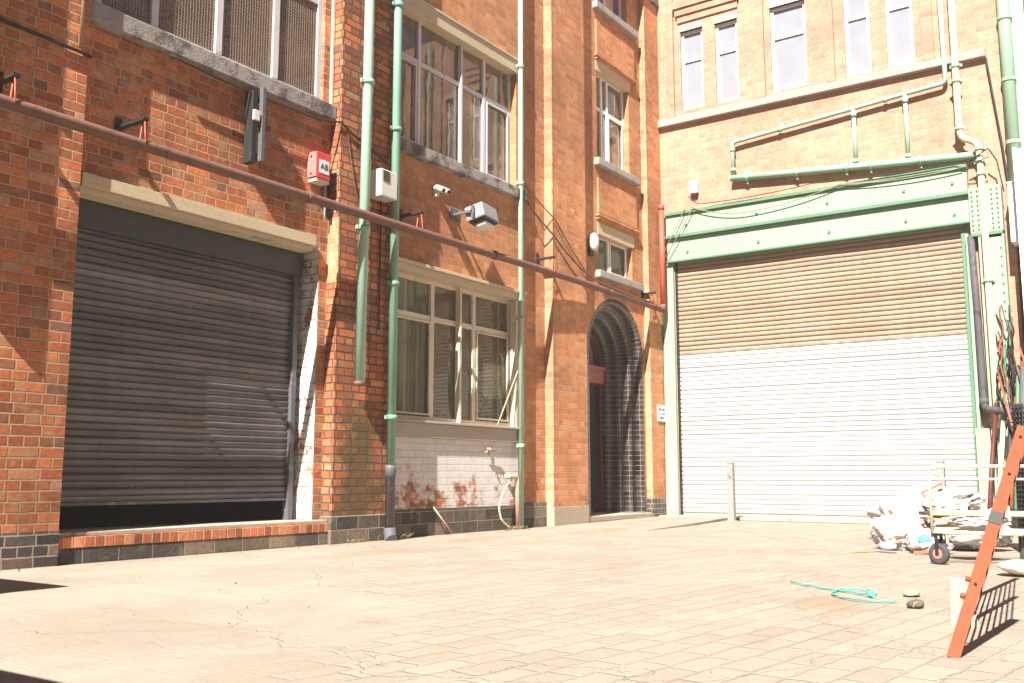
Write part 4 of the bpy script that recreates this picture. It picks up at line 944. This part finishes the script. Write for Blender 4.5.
for nm, mt, n_ in (('dark_strand', M_BLACK, 9), ('rusty_strand', M_RUST, 5), ('green_strand', M_MINTD, 4), ('red_strand', M_RED, 3)):
    for k in range(n_):
        p = Vector((14.22 + rng.uniform(-.12, .08), rng.uniform(1.68, 1.98), rng.uniform(2.0, 2.9))); ps = [p]
        for j in range(5): p = p + Vector((rng.uniform(-.04, .04), rng.uniform(-.06, .06), -rng.uniform(.08, .3))); ps.append(p)
        b = B(); b.tube(bend(ps, .05, 3), rng.uniform(.006, .016), 6); obj(nm, b, mt, e)
# neighbouring white-clad building on the far right
NB = empty('white_clad_building', (14.2, -2, 0), 'white clad building with a red brown lower band at the far right edge', 'building')
b = B(); b.box(14.0, 17, -9, 1.56, 3.2, 4.93); wall('cladding', b, M_CLAD, NB)
b = B(); b.box(14.03, 17, -9, 1.50, 2.3, 3.2); wall('lower_band', b, M_RUSTW, NB)
b = B(); b.box(13.97, 14.05, 1.565, 1.61, 2.2, 4.95, .005); wall('corner_trim', b, M_CLAD, NB)
b = B(); b.box(14.06, 17, -9, 1.52, 0, 2.3); wall('base_wall', b, M_PEACH, NB)
e = empty('vent_box', (14.4, 1.68, 4.0), 'white box fixed on the building corner under the fat green drainpipe', 'box')
b = B(); b.box(14.25, 14.58, 1.60, 1.735, 3.75, 4.55, .01); obj('casing', b, M_CLAD, e)
b = B(); b.box(14.24, 14.60, 1.60, 1.74, 4.552, 4.575); obj('lid', b, M_CLAD, e)

# stand-in bins added just outside the left edge to cast the ground shadows there
def bin_(x0, x1, y0, y1, h, label):
    e = empty('shadow_bin', ((x0 + x1) / 2, (y0 + y1) / 2, 0), label, 'bin', 'unseen bins added left of the camera to cast shadows')
    b = B(); b.box(x0 + .06, x1 - .06, y0 + .06, y1 - .06, .12, h - .08, .03); obj('body', b, M_BIN, e)
    b = B(); b.box(x0, x1, y0, y1, h - .078, h, .03); obj('lid', b, M_BIN, e)
    for a in (x0 + .15, x1 - .15):
        for c in (y0 + .15, y1 - .15): b = B(); b.tube([(a - .02, c, .07), (a + .02, c, .07)], .07, 12); obj('wheel', b, M_RUBBER, e)
bin_(1.55, 2.26, 5.35, 6.85, 1.35, 'unseen dark green bin added as shadow caster nearest the brick pier')
bin_(-.15, .62, 1.9, 3.2, 1.38, 'unseen dark green bin added as shadow caster nearest the camera')

# unseen building across the yard, reflected in the glass; made tall to block sky light
b = B(); 
OB = empty('opposite_brick_building', (6, -6.5, 0), 'unseen brick building across the yard, raised to block sky light, reflected in the window glass', 'building')
b = B(); holes = [(x, x + 1.1, z, z + 1.8, .12) for x in (0.5, 3.5, 6.5, 9.5, 12.) for z in (1.2, 4.6)]
for (u0, u1, z0, z1, d_) in holes: pass
bb = B()
us = sorted({-14, 13.6, *[h[0] for h in holes], *[h[1] for h in holes]}); zs = sorted({0, 11, *[h[2] for h in holes], *[h[3] for h in holes]})
for a, d in zip(us, us[1:]):
    for p, q in zip(zs, zs[1:]):
        if any(h[0] < (a + d) / 2 < h[1] and h[2] < (p + q) / 2 < h[3] for h in holes): continue
        bb.quad((a, -6.5, p), (d, -6.5, p), (d, -6.5, q), (a, -6.5, q))
bb.box(-14, 13.6, -6.9, -6.8, 0, 11)
obj('wall', bb, M_ORG, OB)
b = B()
for h in holes: b.box(h[0], h[1], -6.6, -6.55, h[2], h[3])
obj('window', b, M_GLASSF, OB)

RBK = empty('rear_sky_blocker', (-13, 0, 0), 'unseen brick building added behind the camera to block sky light', 'building')  # added out of view to screen low sky light from the yard
b = B(); b.box(-14, -13, -6.5, 9, 0, 9.0); obj('wall', b, M_ORG, RBK)
b = B(); b.box(-14.1, -12.95, -6.5, 9, 9.0, 9.15); obj('parapet_coping', b, M_STONE, RBK)
b = B(); b.box(-13.02, -12.97, 1, 3.2, 0, 2.6); obj('door', b, M_BIN, RBK)
# worn cement apron in front of the arched doorway
g = B(); top = [(14.6, 6.985, .04), (14.42, 5.86, .045), (12.6, 5.62, .03), (11.0, 5.55, .006), (10.6, 6.985, .006)]
tv = [g.b.verts.new(p) for p in top]; bv = [g.b.verts.new((p[0], p[1], -.02)) for p in top]; g.b.faces.new(tv)
for i in range(5): g.b.faces.new((tv[i], tv[(i + 1) % 5], bv[(i + 1) % 5], bv[i]))
tag(obj('path', g, M_GROUND), 'low worn cement apron before the arched doorway', None, None, 'structure')
# scattered grit and small stones
b = B()
for i in range(500):
    if random.random() < .45: x, y = random.uniform(3, 14), random.uniform(6.75, 6.98)
    elif random.random() < .5: x, y = random.uniform(4, 11), random.uniform(.6, 2.8)
    else: x, y = random.uniform(1.5, 13), random.uniform(.5, 6.8)
    s_ = random.uniform(.003, .009) * (1 if random.random() < .93 else 2)
    b.slab((x, y, 0), (s_, s_ * .3, 0), (-s_ * .4, s_ * .9, 0), (s_ * .1, 0, s_ * .6))
tag(obj('gravel', b, M_GRIT), 'scattered grit and small stones on the paving', 'gravel', None, 'stuff')
# dry weeds by the drain foot
b = B()
for (cx, cy, n_, hh) in ((8.0, 6.98, 70, .10), (10.35, 7.02, 35, .07), (7.3, 6.96, 20, .05), (12.2, 6.95, 16, .04)):
    for i in range(n_):
        x, y = cx + random.gauss(0, .10), cy + random.gauss(0, .025); a = random.uniform(0, 6.3); l = random.uniform(.4, 1) * hh
        b.tube([(x, y, 0), (x + l * .5 * math.cos(a), y + l * .3 * math.sin(a), l * .6), (x + l * 1.1 * math.cos(a), y + l * .7 * math.sin(a), l * .8)], .0022, 3)
tag(obj('dry_weeds', b, painted('dry_weed', (.32, .26, .14), wear=.7)), 'dry weeds tangled at the foot of the wall', 'weeds', None, 'stuff')

# thin volume added to imitate veiling glare and lift the shadows
b = B(); b.box(-60.5, 90.5, -60.5, 60.5, -1, 12)
hz = obj('glare_volume', b, M_GRIT); hz.data.materials.clear()
hm = bpy.data.materials.new('glare_haze'); hm.use_nodes = True; hn = hm.node_tree; hn.nodes.clear()
ho = hn.nodes.new('ShaderNodeOutputMaterial'); hv = hn.nodes.new('ShaderNodeVolumePrincipled')
hv.inputs['Color'].default_value = (1, .93, .85, 1); hv.inputs['Density'].default_value = .0018; hv.inputs['Anisotropy'].default_value = .0
hn.links.new(hv.outputs[0], ho.inputs['Volume']); hz.data.materials.append(hm); tag(hz, None, None, None, 'stuff')

# ------------------------------------------------------------------ camera
f_px = 979.; pch = R(7.85); th = R(34.5)
Fh = Vector((math.cos(th), math.sin(th), 0)); Rt = Vector((math.sin(th), -math.cos(th), 0))
F = Vector((Fh.x * math.cos(pch), Fh.y * math.cos(pch), math.sin(pch))); U = Rt.cross(F)
cam = bpy.data.cameras.new('camera'); co = bpy.data.objects.new('camera', cam); COL.objects.link(co)
co.matrix_world = Matrix(((Rt.x, U.x, -F.x, 0), (Rt.y, U.y, -F.y, 0), (Rt.z, U.z, -F.z, .66), (0, 0, 0, 1)))
cam.sensor_width = 36; cam.lens = f_px / 1024 * 36; cam.clip_end = 600; cam.clip_start = .02
scene.camera = co

# ------------------------------------------------------------------ light
SUN = Vector((1, .24, -1.08))
el = math.atan2(1.08, math.hypot(1, .24))
w = bpy.data.worlds.new('World'); scene.world = w; w.use_nodes = True
nt = w.node_tree; bg = nt.nodes['Background']
sky = nt.nodes.new('ShaderNodeTexSky'); sky.sky_type = 'NISHITA'; sky.sun_disc = False
sky.sun_elevation = el; sky.sun_rotation = math.atan2(-SUN.x, -SUN.y); sky.air_density = .7; sky.dust_density = .1; sky.ozone_density = 2.0; sky.altitude = 5000
nt.links.new(sky.outputs[0], bg.inputs[0]); bg.inputs[1].default_value = .05
sl = bpy.data.lights.new('sun', 'SUN'); sl.energy = 5.0; sl.angle = R(.55); sl.color = (1, .945, .875)
so = bpy.data.objects.new('sun', sl); COL.objects.link(so); so.rotation_euler = SUN.to_track_quat('-Z', 'Y').to_euler()
vs_ = scene.view_settings; vs_.view_transform = 'Standard'; vs_.look = 'None'; vs_.gamma = 1; vs_.exposure = 1.70
